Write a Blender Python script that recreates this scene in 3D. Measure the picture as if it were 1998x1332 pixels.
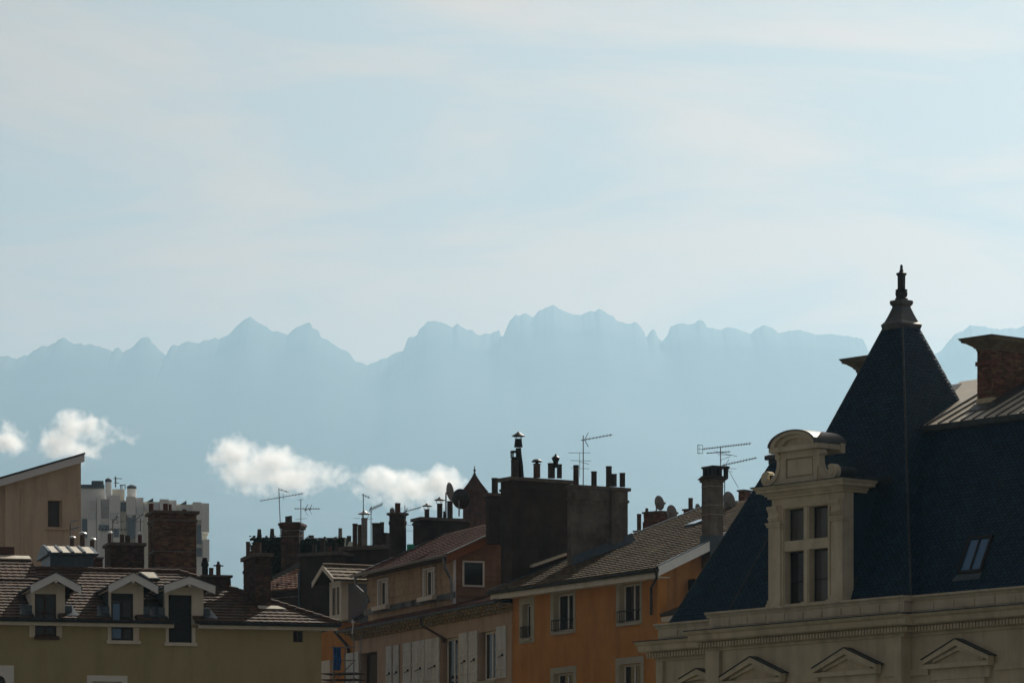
import bpy, math, random
from mathutils import Vector, Matrix, noise
import numpy as np
for o in list(bpy.data.objects): bpy.data.objects.remove(o, do_unlink=True)
scene = bpy.context.scene
COL = scene.collection
random.seed(7)
# ------------------------------------------------------------------ camera
FPX, CX, HY, CZ = 9000.0, 999.0, 1900.0, 4.0      # focal length and horizon in photo pixels, eye height
cam_data = bpy.data.cameras.new('camera'); cam = bpy.data.objects.new('camera', cam_data); COL.objects.link(cam)
cam.location = (0, 0, CZ); cam.rotation_euler = (math.radians(90), 0, 0)
cam_data.sensor_width = 36; cam_data.lens = 36*FPX/1998; cam_data.shift_y = (HY-666)/1998
cam_data.clip_start = 1; cam_data.clip_end = 120000
scene.camera = cam
# ------------------------------------------------------------------ world, sun, exposure
SUN_EL, SUN_AZ = math.radians(34), math.radians(25)   # sun ahead of the camera, 25 degrees to the right
world = bpy.data.worlds.new('World'); scene.world = world; world.use_nodes = True
wt = world.node_tree; wt.nodes.clear()
def wn(t, **k):
    n = wt.nodes.new(t)
    for a, b in k.items(): setattr(n, a, b)
    return n
w_out = wn('ShaderNodeOutputWorld'); w_bg = wn('ShaderNodeBackground')
sky = wn('ShaderNodeTexSky', sky_type='NISHITA', sun_disc=False, sun_elevation=SUN_EL, sun_rotation=SUN_AZ,
         altitude=220, air_density=1.0, dust_density=2.0, ozone_density=1.0)
SKY_STRENGTH = 0.05
w_bg.inputs['Strength'].default_value = SKY_STRENGTH
# thin cirrus veil: streaky noise on the sky dome, lit by the same sky
geo = wn('ShaderNodeTexCoord')
mp = wn('ShaderNodeMapping'); mp.inputs['Scale'].default_value = (8.0, 2.0, 34.0); mp.inputs['Rotation'].default_value = (0.0, 0.22, 0.0)
nz = wn('ShaderNodeTexNoise'); nz.inputs['Scale'].default_value = 1.3; nz.inputs['Detail'].default_value = 7; nz.inputs['Roughness'].default_value = 0.55; nz.inputs['Distortion'].default_value = 0.6
rp = wn('ShaderNodeValToRGB'); rp.color_ramp.elements[0].position = 0.40; rp.color_ramp.elements[1].position = 0.60; rp.color_ramp.elements[0].color = (.14, .14, .14, 1)
lk = wt.links.new
lk(geo.outputs['Generated'], mp.inputs['Vector']); lk(mp.outputs['Vector'], nz.inputs['Vector']); lk(nz.outputs['Fac'], rp.inputs['Fac'])
veil = wn('ShaderNodeMix', data_type='RGBA')
bw = wn('ShaderNodeRGBToBW'); cm = wn('ShaderNodeMix', data_type='RGBA', blend_type='MULTIPLY')
cm.inputs['Factor'].default_value = 1.0
lk(sky.outputs['Color'], bw.inputs['Color'])
lk(bw.outputs['Val'], cm.inputs[6]); cm.inputs[7].default_value = (1.72, 1.22, .93, 1)
ml = wn('ShaderNodeMath', operation='MULTIPLY'); ml.inputs[1].default_value = 1.0
lk(rp.outputs['Color'], ml.inputs[0]); lk(ml.outputs[0], veil.inputs['Factor'])
lk(sky.outputs['Color'], veil.inputs[6]); lk(cm.outputs[2], veil.inputs[7])
dim = wn('ShaderNodeMix', data_type='RGBA', blend_type='MULTIPLY'); dim.inputs['Factor'].default_value = 1.0
lk(veil.outputs[2], dim.inputs[6]); dim.inputs[7].default_value = (.80, .66, .555, 1)
lk(dim.outputs[2], w_bg.inputs['Color']); lk(w_bg.outputs['Background'], w_out.inputs['Surface'])

sun_d = bpy.data.lights.new('sun', 'SUN'); sun_d.energy = 5.0; sun_d.angle = math.radians(0.53); sun_d.color = (1.0, 0.93, 0.82)
sun = bpy.data.objects.new('sun', sun_d); COL.objects.link(sun)
sdir = Vector((math.sin(SUN_AZ)*math.cos(SUN_EL), math.cos(SUN_AZ)*math.cos(SUN_EL), math.sin(SUN_EL)))
sun.rotation_euler = sdir.to_track_quat('Z', 'Y').to_euler(); sun.location = sdir*400
scene.view_settings.view_transform = 'Standard'; scene.view_settings.look = 'None'
scene.view_settings.exposure = 0.30; scene.view_settings.gamma = 1.0; scene.view_settings.use_curve_mapping = False
scene.render.engine = 'CYCLES'
cy = scene.cycles
cy.use_denoising = True
try: cy.denoiser = 'OPENIMAGEDENOISE'
except Exception: pass
cy.max_bounces = 18; cy.diffuse_bounces = 3; cy.glossy_bounces = 3; cy.transmission_bounces = 4; cy.transparent_max_bounces = 12
cy.volume_bounces = 16; cy.volume_max_steps = 256; cy.volume_step_rate = 1.0
cy.sample_clamp_indirect = 6.0
# ------------------------------------------------------------------ helpers: tags and materials
def tag(o, label=None, cat=None, group=None, kind=None):
    if label: o['label'] = label
    if cat: o['category'] = cat
    if group: o['group'] = group
    if kind: o['kind'] = kind
    return o
MATS = {}
def new_mat(name):
    m = bpy.data.materials.new(name); m.use_nodes = True
    t = m.node_tree; b = t.nodes['Principled BSDF']
    MATS[name] = m
    return m, t, b
def mk(name, c1, c2=None, scale=1.5, rough=0.8, metal=0.0, spec=0.3, island=0.0, bump=0.0, bscale=20.0, stain=None, stain_amt=0.0,
       streak=0.0, detail=5.0, stretch=(1, 1, 1), rvar=0.0):
    """Weathered surface: two tones by noise, per-piece variation, streaky stains, fine bump. Object coordinates in metres."""
    m, t, b = new_mat(name)
    N = t.nodes.new; L = t.links.new
    c2 = c2 or c1
    tc = N('ShaderNodeTexCoord'); mpn = N('ShaderNodeMapping'); mpn.inputs['Scale'].default_value = stretch
    L(tc.outputs['Object'], mpn.inputs['Vector'])
    n1 = N('ShaderNodeTexNoise'); n1.inputs['Scale'].default_value = scale; n1.inputs['Detail'].default_value = detail; n1.inputs['Roughness'].default_value = 0.62
    L(mpn.outputs['Vector'], n1.inputs['Vector'])
    r1 = N('ShaderNodeValToRGB'); r1.color_ramp.elements[0].position = 0.33; r1.color_ramp.elements[1].position = 0.68
    r1.color_ramp.elements[0].color = (*c1, 1); r1.color_ramp.elements[1].color = (*c2, 1)
    L(n1.outputs['Fac'], r1.inputs['Fac']); col = r1.outputs['Color']
    if stain is not None:
        ms = N('ShaderNodeMapping'); ms.inputs['Scale'].default_value = (1.6, 1.6, 0.28)
        L(tc.outputs['Object'], ms.inputs['Vector'])
        n2 = N('ShaderNodeTexNoise'); n2.inputs['Scale'].default_value = 0.9; n2.inputs['Detail'].default_value = 8; n2.inputs['Roughness'].default_value = 0.7
        L(ms.outputs['Vector'], n2.inputs['Vector'])
        r2 = N('ShaderNodeValToRGB'); r2.color_ramp.elements[0].position = 0.47; r2.color_ramp.elements[1].position = 0.72
        L(n2.outputs['Fac'], r2.inputs['Fac'])
        mm = N('ShaderNodeMath'); mm.operation = 'MULTIPLY'; mm.inputs[1].default_value = stain_amt; L(r2.outputs['Color'], mm.inputs[0])
        mx = N('ShaderNodeMix'); mx.data_type = 'RGBA'; L(mm.outputs[0], mx.inputs['Factor']); L(col, mx.inputs[6]); mx.inputs[7].default_value = (*stain, 1)
        col = mx.outputs[2]
    if island > 0:
        g = N('ShaderNodeNewGeometry'); mr = N('ShaderNodeMapRange')
        mr.inputs['To Min'].default_value = 1-island; mr.inputs['To Max'].default_value = 1+island
        L(g.outputs['Random Per Island'], mr.inputs['Value'])
        hs = N('ShaderNodeHueSaturation'); L(mr.outputs['Result'], hs.inputs['Value']); L(col, hs.inputs['Color'])
        mh = N('ShaderNodeMapRange'); mh.inputs['To Min'].default_value = 0.5-island*0.06; mh.inputs['To Max'].default_value = 0.5+island*0.06
        w = N('ShaderNodeTexWhiteNoise'); w.noise_dimensions = '1D'; L(g.outputs['Random Per Island'], w.inputs['W']); L(w.outputs['Value'], mh.inputs['Value']); L(mh.outputs['Result'], hs.inputs['Hue'])
        col = hs.outputs['Color']
    L(col, b.inputs['Base Color'])
    b.inputs['Roughness'].default_value = rough; b.inputs['Metallic'].default_value = metal; b.inputs['Specular IOR Level'].default_value = spec
    if rvar > 0:
        rr = N('ShaderNodeMapRange'); rr.inputs['To Min'].default_value = max(0.05, rough-rvar); rr.inputs['To Max'].default_value = min(1, rough+rvar)
        L(n1.outputs['Fac'], rr.inputs['Value']); L(rr.outputs['Result'], b.inputs['Roughness'])
    if bump > 0:
        n3 = N('ShaderNodeTexNoise'); n3.inputs['Scale'].default_value = bscale; n3.inputs['Detail'].default_value = 4
        L(tc.outputs['Object'], n3.inputs['Vector'])
        bp = N('ShaderNodeBump'); bp.inputs['Strength'].default_value = 0.5; bp.inputs['Distance'].default_value = bump
        L(n3.outputs['Fac'], bp.inputs['Height']); L(bp.outputs['Normal'], b.inputs['Normal'])
    return m
def mesh_obj(name, verts, faces, mat, parent=None, smooth=False):
    me = bpy.data.meshes.new(name); me.from_pydata([tuple(v) for v in verts], [], faces); me.update()
    if mat: me.materials.append(mat)
    if smooth: me.polygons.foreach_set('use_smooth', [True]*len(me.polygons))
    o = bpy.data.objects.new(name, me); COL.objects.link(o)
    if parent: o.parent = parent
    return o
# ------------------------------------------------------------------ ground and mountains
RIDGE = [(-520,720),(-460,690),(-400,655),(-340,640),(-280,668),(-200,650),(-120,690),(-60,672),(0,697),(16,694),(33,701),(47,692),(54,694),(67,683),(84,675),(93,676.5),(109,669),(111,663),(121,659),(130,663.6),(142,670),(156,670),(163,674),(180,671),(191,677),(210,681),(220,684.6),(224,679),(231,679),(238,689),(259,676),(273,662),(284,658),(291,660),(298,670.6),(324,693),(331,677.6),(338,671.6),(347,675),(354,670.6),(366,667),(389,669),(396,664),(420,659),(428,663),(448,648),(466,632),(476,624),(487,618),(496,622),(512,634),(522,639),(533,648),(550,649),(562,653),(578,639),(596,631),(605,629),(610,641),(622,646),(625,656.6),(659,676),(685,691.6),(695,707.5),(718,711),(735,704),(776,687),(786,684),(795,659),(798,656),(807,660),(814,656),(818,643.6),(832,626),(851,624.7),(870,634),(884,637),(891,631),(902,638),(912,643.6),(921,645),(933,653),(946,650),(958,651),(972,641),(974,640),(978,655),(982,656),(986,646),(991,635),(996,624),(1005,614),(1014,614.5),(1023,611),(1040,617),(1049,610),(1066,599),(1080,595.6),(1094,603),(1119,615.6),(1133,614),(1145,608.5),(1150,605),(1158,607.5),(1168,603),(1182,611),(1196,618),(1202,625),(1221,633),(1238,630),(1250,636.6),(1257,649),(1261,659),(1268,647),(1274,642),(1279,645),(1283,657.6),(1292,665),(1303,654),(1308,637),(1322,631),(1354,630.5),(1363,625.5),(1373,628.6),(1380,637),(1409,642),(1420,637.7),(1437,641),(1462,652),(1475,641),(1492,634),(1506,641),(1519,651),(1536,645),(1555,643),(1578,648),(1593,652),(1614,653),(1642,654),(1661,658),(1682,661),(1689.5,671),(1695,686),(1720,700),(1760,712),(1800,705),(1837,682),(1851,663),(1862,652),(1881,642.6),(1892.5,636),(1923,637.7),(1945.6,641.5),(1983.5,640.7),(1993,637),(2030,628),(2100,650),(2180,632),(2260,670),(2340,655),(2420,700),(2520,720)]
RX = np.arange(-900, 2901, 1.0); RY = np.interp(RX, [p[0] for p in RIDGE], [p[1] for p in RIDGE])
RC = np.concatenate([[0.0], np.cumsum(RY)])
def ridge_y(x): return RY[min(len(RY)-1, max(0, int(round(x+900))))]
def ridge_mean(x, w):
    a = min(len(RY)-2, max(0, int(x-w+900))); b = min(len(RY), max(a+1, int(x+w+901))); return (RC[b]-RC[a])/(b-a)
MY = 24000.0
def build_mountains():
    xs = np.arange(-520, 2521, 2.0); rows = 40
    verts = []; nx = len(xs)
    for r in range(-6, rows+1):
        t = r/rows
        for i, x in enumerate(xs):
            X0 = (x-CX)/FPX*MY
            yr = ridge_y(x); Zr = (HY-yr)/FPX*MY + CZ
            jag = (noise.fractal(Vector((X0/48, 0.3, 5)), 0.7, 2.0, 4))*9
            if r > 0:
                xw = x+170*min(1, t*2.2)*noise.noise(Vector((x/140, t*3.1, 3.3)))+60*min(1, t*3)*noise.noise(Vector((x/45, t*9, 8.3)))
                ww = 12+420*t; Zr = (HY-ridge_mean(xw, ww))/FPX*MY+CZ
            if r <= 0:
                k = -r
                Z = (Zr+jag)*(1-0.16*k) - 2.0*k; Y = MY + 420.0*k + (0 if k == 0 else 90*noise.noise(Vector((X0/700, k, 1))))
                X = X0*(Y/MY)
            else:
                Y = MY - 11500*t
                sp = noise.fractal(Vector((X0/1500+Y/5200, Y/4200, 2.2)), 0.9, 2.1, 5)
                rd = 1-abs(noise.noise(Vector((X0/1000+0.35*math.sin(Y/2100), Y/6000, 7.7))))*1.6
                prof = (1-t)**1.12
                Zs = Zr*(1-min(1, t*4)) + 3000*min(1, t*4)
                Z = Zs*prof*(1+0.12*sp*min(1, t*1.4)) + 170*rd*min(1, t*1.5)*(1-t) - 90*t
                lim = (HY-yr)/FPX*Y*0.985
                Z = min(Z, lim); X = X0*(1 - 0.25*t*0)
            verts.append((X, Y, max(Z, -8 if r < rows else -20)))
    faces = []
    R = rows+7
    for r in range(R-1):
        for i in range(nx-1):
            a = r*nx+i; faces.append((a, a+1, a+nx+1, a+nx))
    m, t, b = new_mat('mountain_rock')
    N = t.nodes.new; L = t.links.new
    tc = N('ShaderNodeTexCoord'); n = N('ShaderNodeTexNoise'); n.inputs['Scale'].default_value = 0.0016; n.inputs['Detail'].default_value = 9
    L(tc.outputs['Object'], n.inputs['Vector'])
    rp = N('ShaderNodeValToRGB'); rp.color_ramp.elements[0].position = .42; rp.color_ramp.elements[1].position = .6
    rp.color_ramp.elements[0].color = (.018, .026, .018, 1); rp.color_ramp.elements[1].color = (.05, .05, .045, 1)
    L(n.outputs['Fac'], rp.inputs['Fac']); L(rp.outputs['Color'], b.inputs['Base Color']); b.inputs['Roughness'].default_value = .95; b.inputs['Specular IOR Level'].default_value = .1
    o = mesh_obj('mountains', verts, faces, m, smooth=True)
    return tag(o, kind='structure')
build_mountains()
g = mk('valley_ground', (.07, .075, .06), (.12, .115, .10), scale=.02, rough=.95)
gv = [(-18000, -18000, 0), (18000, -18000, 0), (18000, 28500, 0), (-18000, 28500, 0)]
tag(mesh_obj('ground', gv, [(0, 1, 2, 3)], g), kind='structure')
# ------------------------------------------------------------------ haze over the valley
HAZE_D = 1.15/24000
def build_haze():
    x0, x1, y0, y1, z0, z1 = -18500, 18500, -18500, 29000, -21, 3900
    v = [(x, y, z) for z in (z0, z1) for y in (y0, y1) for x in (x0, x1)]
    f = [(0, 2, 3, 1), (4, 5, 7, 6), (0, 1, 5, 4), (2, 6, 7, 3), (0, 4, 6, 2), (1, 3, 7, 5)]
    m = bpy.data.materials.new('haze_air'); m.use_nodes = True; t = m.node_tree; t.nodes.clear()
    out = t.nodes.new('ShaderNodeOutputMaterial'); pv = t.nodes.new('ShaderNodeVolumePrincipled')
    pv.inputs['Color'].default_value = (.388, .595, .75, 1); pv.inputs['Density'].default_value = HAZE_D; pv.inputs['Anisotropy'].default_value = 0.56
    t.links.new(pv.outputs['Volume'], out.inputs['Volume'])
    tag(mesh_obj('haze', v, f, m), kind='stuff')
build_haze()
# ------------------------------------------------------------------ low clouds before the mountains
def px(x, y, Y): return Vector(((x-CX)/FPX*Y, Y, CZ+(HY-y)/FPX*Y))
def cloud(label, lobes, Y, seed):
    """lobes: (px x, px y, radius px x, radius px y). A closed shell round the lobes holds a noisy, soft-edged volume."""
    lobes = [(a, b, c_*1.28, d*1.3, *w) for a, b, c_, d, *w in lobes]
    c = px(sum(l[0] for l in lobes)/len(lobes), sum(l[1] for l in lobes)/len(lobes), Y)
    S = Y/FPX
    x0 = min(l[0]-l[2] for l in lobes)-14; x1 = max(l[0]+l[2] for l in lobes)+14; y0 = min(l[1]-l[3] for l in lobes)-14; y1 = max(l[1]+l[3] for l in lobes)+12
    hx, hz = (x1-x0)/2*S, (y1-y0)/2*S; hy = 0.75*hz+0.12*hx
    c = px((x0+x1)/2, (y0+y1)/2, Y)
    # shell: a rounded box
    verts = []; faces = []; nu, nv = 24, 12
    for j in range(nv+1):
        ph = -math.pi/2+math.pi*j/nv
        for i in range(nu):
            th = 2*math.pi*i/nu
            d = Vector((math.cos(ph)*math.cos(th), math.cos(ph)*math.sin(th), math.sin(ph)))
            k = max(abs(d.x), abs(d.y), abs(d.z)); d = d/k*0.6+d*0.55
            verts.append((d.x*hx, d.y*hy, d.z*hz))
    for j in range(nv):
        for i in range(nu):
            a = j*nu+i; b2 = j*nu+(i+1) % nu; faces.append((a, b2, b2+nu, a+nu))
    m = bpy.data.materials.new('cloud_vapour'); m.use_nodes = True; t = m.node_tree; t.nodes.clear()
    N = t.nodes.new; L = t.links.new
    out = N('ShaderNodeOutputMaterial'); pv = N('ShaderNodeVolumePrincipled'); tc = N('ShaderNodeTexCoord')
    L(pv.outputs['Volume'], out.inputs['Volume'])
    acc = None
    # warp the position a little so that lobes billow
    wnz = N('ShaderNodeTexNoise'); wnz.inputs['Scale'].default_value = 1/(34*S); wnz.inputs['Detail'].default_value = 5; wnz.inputs['Roughness'].default_value = .6
    ofs = N('ShaderNodeVectorMath'); ofs.operation = 'ADD'; ofs.inputs[1].default_value = (seed*311.0, seed*97.0, 0); L(tc.outputs['Object'], ofs.inputs[0]); L(ofs.outputs[0], wnz.inputs['Vector'])
    sb = N('ShaderNodeVectorMath'); sb.operation = 'SUBTRACT'; L(wnz.outputs['Color'], sb.inputs[0]); sb.inputs[1].default_value = (.5, .5, .5)
    sc = N('ShaderNodeVectorMath'); sc.operation = 'SCALE'; sc.inputs['Scale'].default_value = 62*S; L(sb.outputs[0], sc.inputs[0])
    ad = N('ShaderNodeVectorMath'); ad.operation = 'ADD'; L(tc.outputs['Object'], ad.inputs[0]); L(sc.outputs[0], ad.inputs[1])
    for lx, ly, rx, ry, *wgt in lobes:
        p = px(lx, ly, Y)-c
        s1 = N('ShaderNodeVectorMath'); s1.operation = 'SUBTRACT'; L(ad.outputs[0], s1.inputs[0]); s1.inputs[1].default_value = p
        s2 = N('ShaderNodeVectorMath'); s2.operation = 'MULTIPLY'; L(s1.outputs[0], s2.inputs[0]); s2.inputs[1].default_value = (1/(rx*S), 1/(min(rx, ry)*1.1*S), 1/(ry*S))
        s3 = N('ShaderNodeVectorMath'); s3.operation = 'LENGTH'; L(s2.outputs[0], s3.inputs[0])
        s4 = N('ShaderNodeMapRange'); s4.inputs['From Min'].default_value = 1.0; s4.inputs['From Max'].default_value = 0.25
        s4.inputs['To Max'].default_value = wgt[0] if wgt else 1.0
        L(s3.outputs['Value'], s4.inputs['Value'])
        if acc is None: acc = s4.outputs['Result']
        else:
            mx = N('ShaderNodeMath'); mx.operation = 'MAXIMUM'; L(acc, mx.inputs[0]); L(s4.outputs['Result'], mx.inputs[1]); acc = mx.outputs[0]
    n2 = N('ShaderNodeTexNoise'); n2.inputs['Scale'].default_value = 1/(21*S); n2.inputs['Detail'].default_value = 8; n2.inputs['Roughness'].default_value = .6; L(ofs.outputs[0], n2.inputs['Vector'])
    r2 = N('ShaderNodeMapRange'); r2.inputs['From Min'].default_value = .36; r2.inputs['From Max'].default_value = .66; L(n2.outputs['Fac'], r2.inputs['Value'])
    r2.inputs['To Min'].default_value = .25; r2.inputs['To Max'].default_value = 1.5
    er = N('ShaderNodeMath'); er.operation = 'MULTIPLY_ADD'; L(n2.outputs['Fac'], er.inputs[0]); er.inputs[1].default_value = 1.7; er.inputs[2].default_value = -1.12
    sm = N('ShaderNodeMath'); sm.operation = 'ADD'; L(acc, sm.inputs[0]); L(er.outputs[0], sm.inputs[1])
    gate = N('ShaderNodeMath'); gate.operation = 'MULTIPLY'; gate.use_clamp = True; L(acc, gate.inputs[0]); gate.inputs[1].default_value = 4.0
    cl = N('ShaderNodeMapRange'); cl.inputs['From Min'].default_value = 0.0; cl.inputs['From Max'].default_value = 1.45; L(sm.outputs[0], cl.inputs['Value'])
    mu = N('ShaderNodeMath'); mu.operation = 'MULTIPLY'; L(cl.outputs['Result'], mu.inputs[0]); L(gate.outputs[0], mu.inputs[1])
    mu2 = N('ShaderNodeMath'); mu2.operation = 'MULTIPLY'; L(mu.outputs[0], mu2.inputs[0]); mu2.inputs[1].default_value = 0.085/S
    L(mu2.outputs[0], pv.inputs['Density']); pv.inputs['Color'].default_value = (1, 1, 1, 1); pv.inputs['Anisotropy'].default_value = 0.5
    o = mesh_obj('cloud', verts, faces, m); o.location = c
    tag(o, label, 'cloud', 'low clouds in front of the mountains')
    m.cycles.volume_step_rate = 1.0
CY = 3600.0
cloud('small white cloud cut by the left edge of the picture', [(12, 858, 42, 30), (-30, 862, 50, 30)], CY, 1)
cloud('upright white puff of cloud above the sloping roof of the beige house', [(140, 830, 36, 34), (120, 866, 46, 36), (176, 838, 42, 26, .8), (150, 878, 60, 26, .8), (236, 852, 52, 16, .50), (205, 860, 40, 18, .5)], CY, 2)
cloud('wide white cloud floating beyond the tall whip antennas', [(455, 885, 52, 36), (530, 905, 62, 36), (560, 930, 80, 34), (478, 922, 66, 38, .8), (628, 925, 62, 30, .60), (672, 930, 44, 24, .5), (505, 950, 80, 24, .55)], CY, 3)
cloud('white cloud bank low beside the satellite dish and pointed turret', [(748, 935, 48, 32), (800, 950, 70, 30), (860, 945, 52, 34), (720, 955, 50, 22, .6), (810, 975, 110, 22, .6)], CY, 4)
# ------------------------------------------------------------------ helpers: meshes and house frames
V3 = Vector
class MB:
    def __init__(s): s.v = []; s.f = []
    def add(s, vs, fs):
        b = len(s.v); s.v += [tuple(p) for p in vs]; s.f += [tuple(i+b for i in f) for f in fs]; return s
    def hexa(s, p):      # p: bottom 4 (ccw from above), top 4
        return s.add(p, [(3, 2, 1, 0), (4, 5, 6, 7), (0, 1, 5, 4), (1, 2, 6, 5), (2, 3, 7, 6), (3, 0, 4, 7)])
    def box(s, u0, u1, v0, v1, z0, z1):
        u0, u1 = min(u0, u1), max(u0, u1); v0, v1 = min(v0, v1), max(v0, v1); z0, z1 = min(z0, z1), max(z0, z1)
        return s.hexa([(u0, v0, z0), (u1, v0, z0), (u1, v1, z0), (u0, v1, z0), (u0, v0, z1), (u1, v0, z1), (u1, v1, z1), (u0, v1, z1)])
    def prism(s, pts, ext):   # planar polygon swept along ext
        n = len(pts); e = V3(ext); a = [V3(p) for p in pts]
        s.add(a+[p+e for p in a], [tuple(range(n))[::-1], tuple(range(n, 2*n))]+[(i, (i+1) % n, (i+1) % n+n, i+n) for i in range(n)]); return s
    def slab(s, pts, t):      # polygon (facing up) with thickness t straight down its normal
        a = [V3(p) for p in pts]; n = (a[1]-a[0]).cross(a[2]-a[0]).normalized()
        if n.z < 0: n = -n
        return s.prism(a, -n*t)
    def ring(s, c, prof, n=12, rot=0.0, cap=True):   # lathe round the vertical through c=(u,v); prof [(r,z)]
        vs = []
        for r, z in prof:
            for i in range(n):
                t = 2*math.pi*(i+.5)/n+rot; vs.append((c[0]+r*math.cos(t), c[1]+r*math.sin(t), z))
        fs = [(j*n+i, j*n+(i+1) % n, (j+1)*n+(i+1) % n, (j+1)*n+i) for j in range(len(prof)-1) for i in range(n)]
        if cap: fs += [tuple(range(n))[::-1], tuple(range((len(prof)-1)*n, len(prof)*n))]
        return s.add(vs, fs)
    def tube(s, p, q, r, n=6):
        p, q = V3(p), V3(q); d = (q-p).normalized(); a = d.orthogonal().normalized(); b = d.cross(a)
        vs = [P+(a*math.cos(2*math.pi*i/n)+b*math.sin(2*math.pi*i/n))*r for P in (p, q) for i in range(n)]
        return s.add(vs, [(i, (i+1) % n, (i+1) % n+n, i+n) for i in range(n)]+[tuple(range(n))[::-1], tuple(range(n, 2*n))])
    def path(s, pts, r, n=8):
        for a, b in zip(pts[:-1], pts[1:]): s.tube(a, b, r, n)
        return s
    def build(s, name, mat, parent=None, smooth=False, kind=None, label=None):
        o = mesh_obj(name, s.v, s.f, MATS[mat] if isinstance(mat, str) else mat, parent, smooth)
        if kind: o['kind'] = kind
        if label: o['label'] = label
        return o
def empty(name, loc, rz=0.0):
    o = bpy.data.objects.new(name, None); COL.objects.link(o); o.location = loc; o.rotation_euler = (0, 0, rz); o.empty_display_size = .5
    return o
class House:
    """A building's own axes: u along its street front to the right, v into the building, z up. Photo sight lines are met with its planes."""
    def __init__(s, name, px0, D0, deg, label, cat='house', group=None):
        th = math.radians(deg); s.u = V3((math.cos(th), math.sin(th), 0)); s.v = V3((-math.sin(th), math.cos(th), 0))
        s.o = V3(((px0-CX)/FPX*D0, D0, 0)); s.root = empty(name, s.o, th); s.C = V3((0, 0, CZ))
        if label: tag(s.root, label, cat, group)
    def ray(s, x, y):
        d = V3(((x-CX)/FPX, 1, (HY-y)/FPX)); c = s.C-s.o
        return V3((c.dot(s.u), c.dot(s.v), c.z)), V3((d.dot(s.u), d.dot(s.v), d.z))
    def onv(s, x, y, v): c, d = s.ray(x, y); return c+d*((v-c.y)/d.y)
    def onu(s, x, y, u): c, d = s.ray(x, y); return c+d*((u-c.x)/d.x)
    def onp(s, x, y, p, n): c, d = s.ray(x, y); return c+d*((V3(p)-c).dot(n)/d.dot(n))
    def U(s, x, v=0.0): return s.onv(x, 1200, v).x
    def Z(s, x, y, v=0.0): return s.onv(x, y, v).z
    def W(s, x, u): return s.onu(x, 1200, u).y            # v where the sight line at column x meets plane u
    def ZU(s, x, y, u): return s.onu(x, y, u).z
    def depth(s, u, v): return s.o.y+u*s.u.y+v*s.v.y
def tiles(name, P0, e, sl, span, length, tw, th, mat, parent, kind='roman', lift=.035, stagger=False, gap=.006, seed=1, jit=.004, holes=()):
    """Overlapping tiles or slates on the plane P0 + e*a + sl*d; span(d) gives the range of a. One joined part."""
    rnd = random.Random(seed); e = V3(e).normalized(); sl = V3(sl).normalized(); n = e.cross(sl).normalized()
    if n.z < 0 or (abs(n.z) < .05 and False): n = -n
    vs = []; fs = []; rows = max(1, int(round(length/th))); th = length/rows
    P0 = V3(P0)
    if kind == 'roman': prof = [(0, .003), (.2, .0), (.55, .0), (.70, .007), (.84, .010), (.99, .006)]
    else: prof = [(0, 0), (1, 0)]
    k = len(prof)
    for r in range(rows):
        d0 = r*th; d1 = d0+th*1.12
        a0, a1 = span(d0+th*.5)
        if a1-a0 < tw*.3: continue
        off = (tw*.5 if (stagger and r % 2) else 0)
        i0 = math.floor((a0-off)/tw); i1 = math.ceil((a1-off)/tw)
        for i in range(i0, i1):
            x0 = max(a0, off+i*tw)+gap*.5; x1 = min(a1, off+(i+1)*tw)-gap*.5
            if x1-x0 < .02 or any(h[0] < (x0+x1)/2 < h[1] and h[2] < d0+th*.5 < h[3] for h in holes): continue
            b = len(vs); dz = rnd.uniform(-jit, jit); dd = rnd.uniform(-jit, jit)*1.5
            for dcur, h in ((d0+dd, lift+dz), (d1+dd, .004)):
                for q, hh in prof: vs.append(P0+e*(x0+(x1-x0)*q)+sl*dcur+n*(h+hh))
            for q, hh in prof: vs.append(P0+e*(x0+(x1-x0)*q)+sl*(d0+dd)+n*(hh*.35-.004))
            for q in range(k-1):
                fs.append((b+q, b+q+1, b+k+q+1, b+k+q)); fs.append((b+2*k+q, b+2*k+q+1, b+q+1, b+q))
    o = mesh_obj(name, vs, fs, MATS[mat], parent); o['kind'] = 'stuff'
    return o
def bricks(name, faces, mat, parent, bl=.235, bh=.082, proud=.012, gap=.014, seed=3):
    """Brick skin on rectangles: each face is (P0, e, w, h, n): corner, along, width, height, outward normal."""
    rnd = random.Random(seed); m = MB()
    for P0, e, w, h, n in faces:
        P0, e, n = V3(P0), V3(e), V3(n); z = V3((0, 0, 1)); rows = max(1, int(h/bh)); rh = h/rows
        for r in range(rows):
            off = -bl*.5 if r % 2 else 0; x = off
            while x < w:
                x0 = max(0, x)+gap/2; x1 = min(w, x+bl)-gap/2
                if x1-x0 > .03:
                    p = proud+rnd.uniform(-.006, .006); q = r*rh+gap/2; q1 = (r+1)*rh-gap/2
                    a = [P0+e*x0+z*q, P0+e*x1+z*q, P0+e*x1+z*q1, P0+e*x0+z*q1]
                    m.add(a+[t+n*p for t in a], [(4, 5, 6, 7), (0, 1, 5, 4), (1, 2, 6, 5), (2, 3, 7, 6), (3, 0, 4, 7)])
                x += bl
    return m.build(name, mat, parent, kind='stuff')
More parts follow.
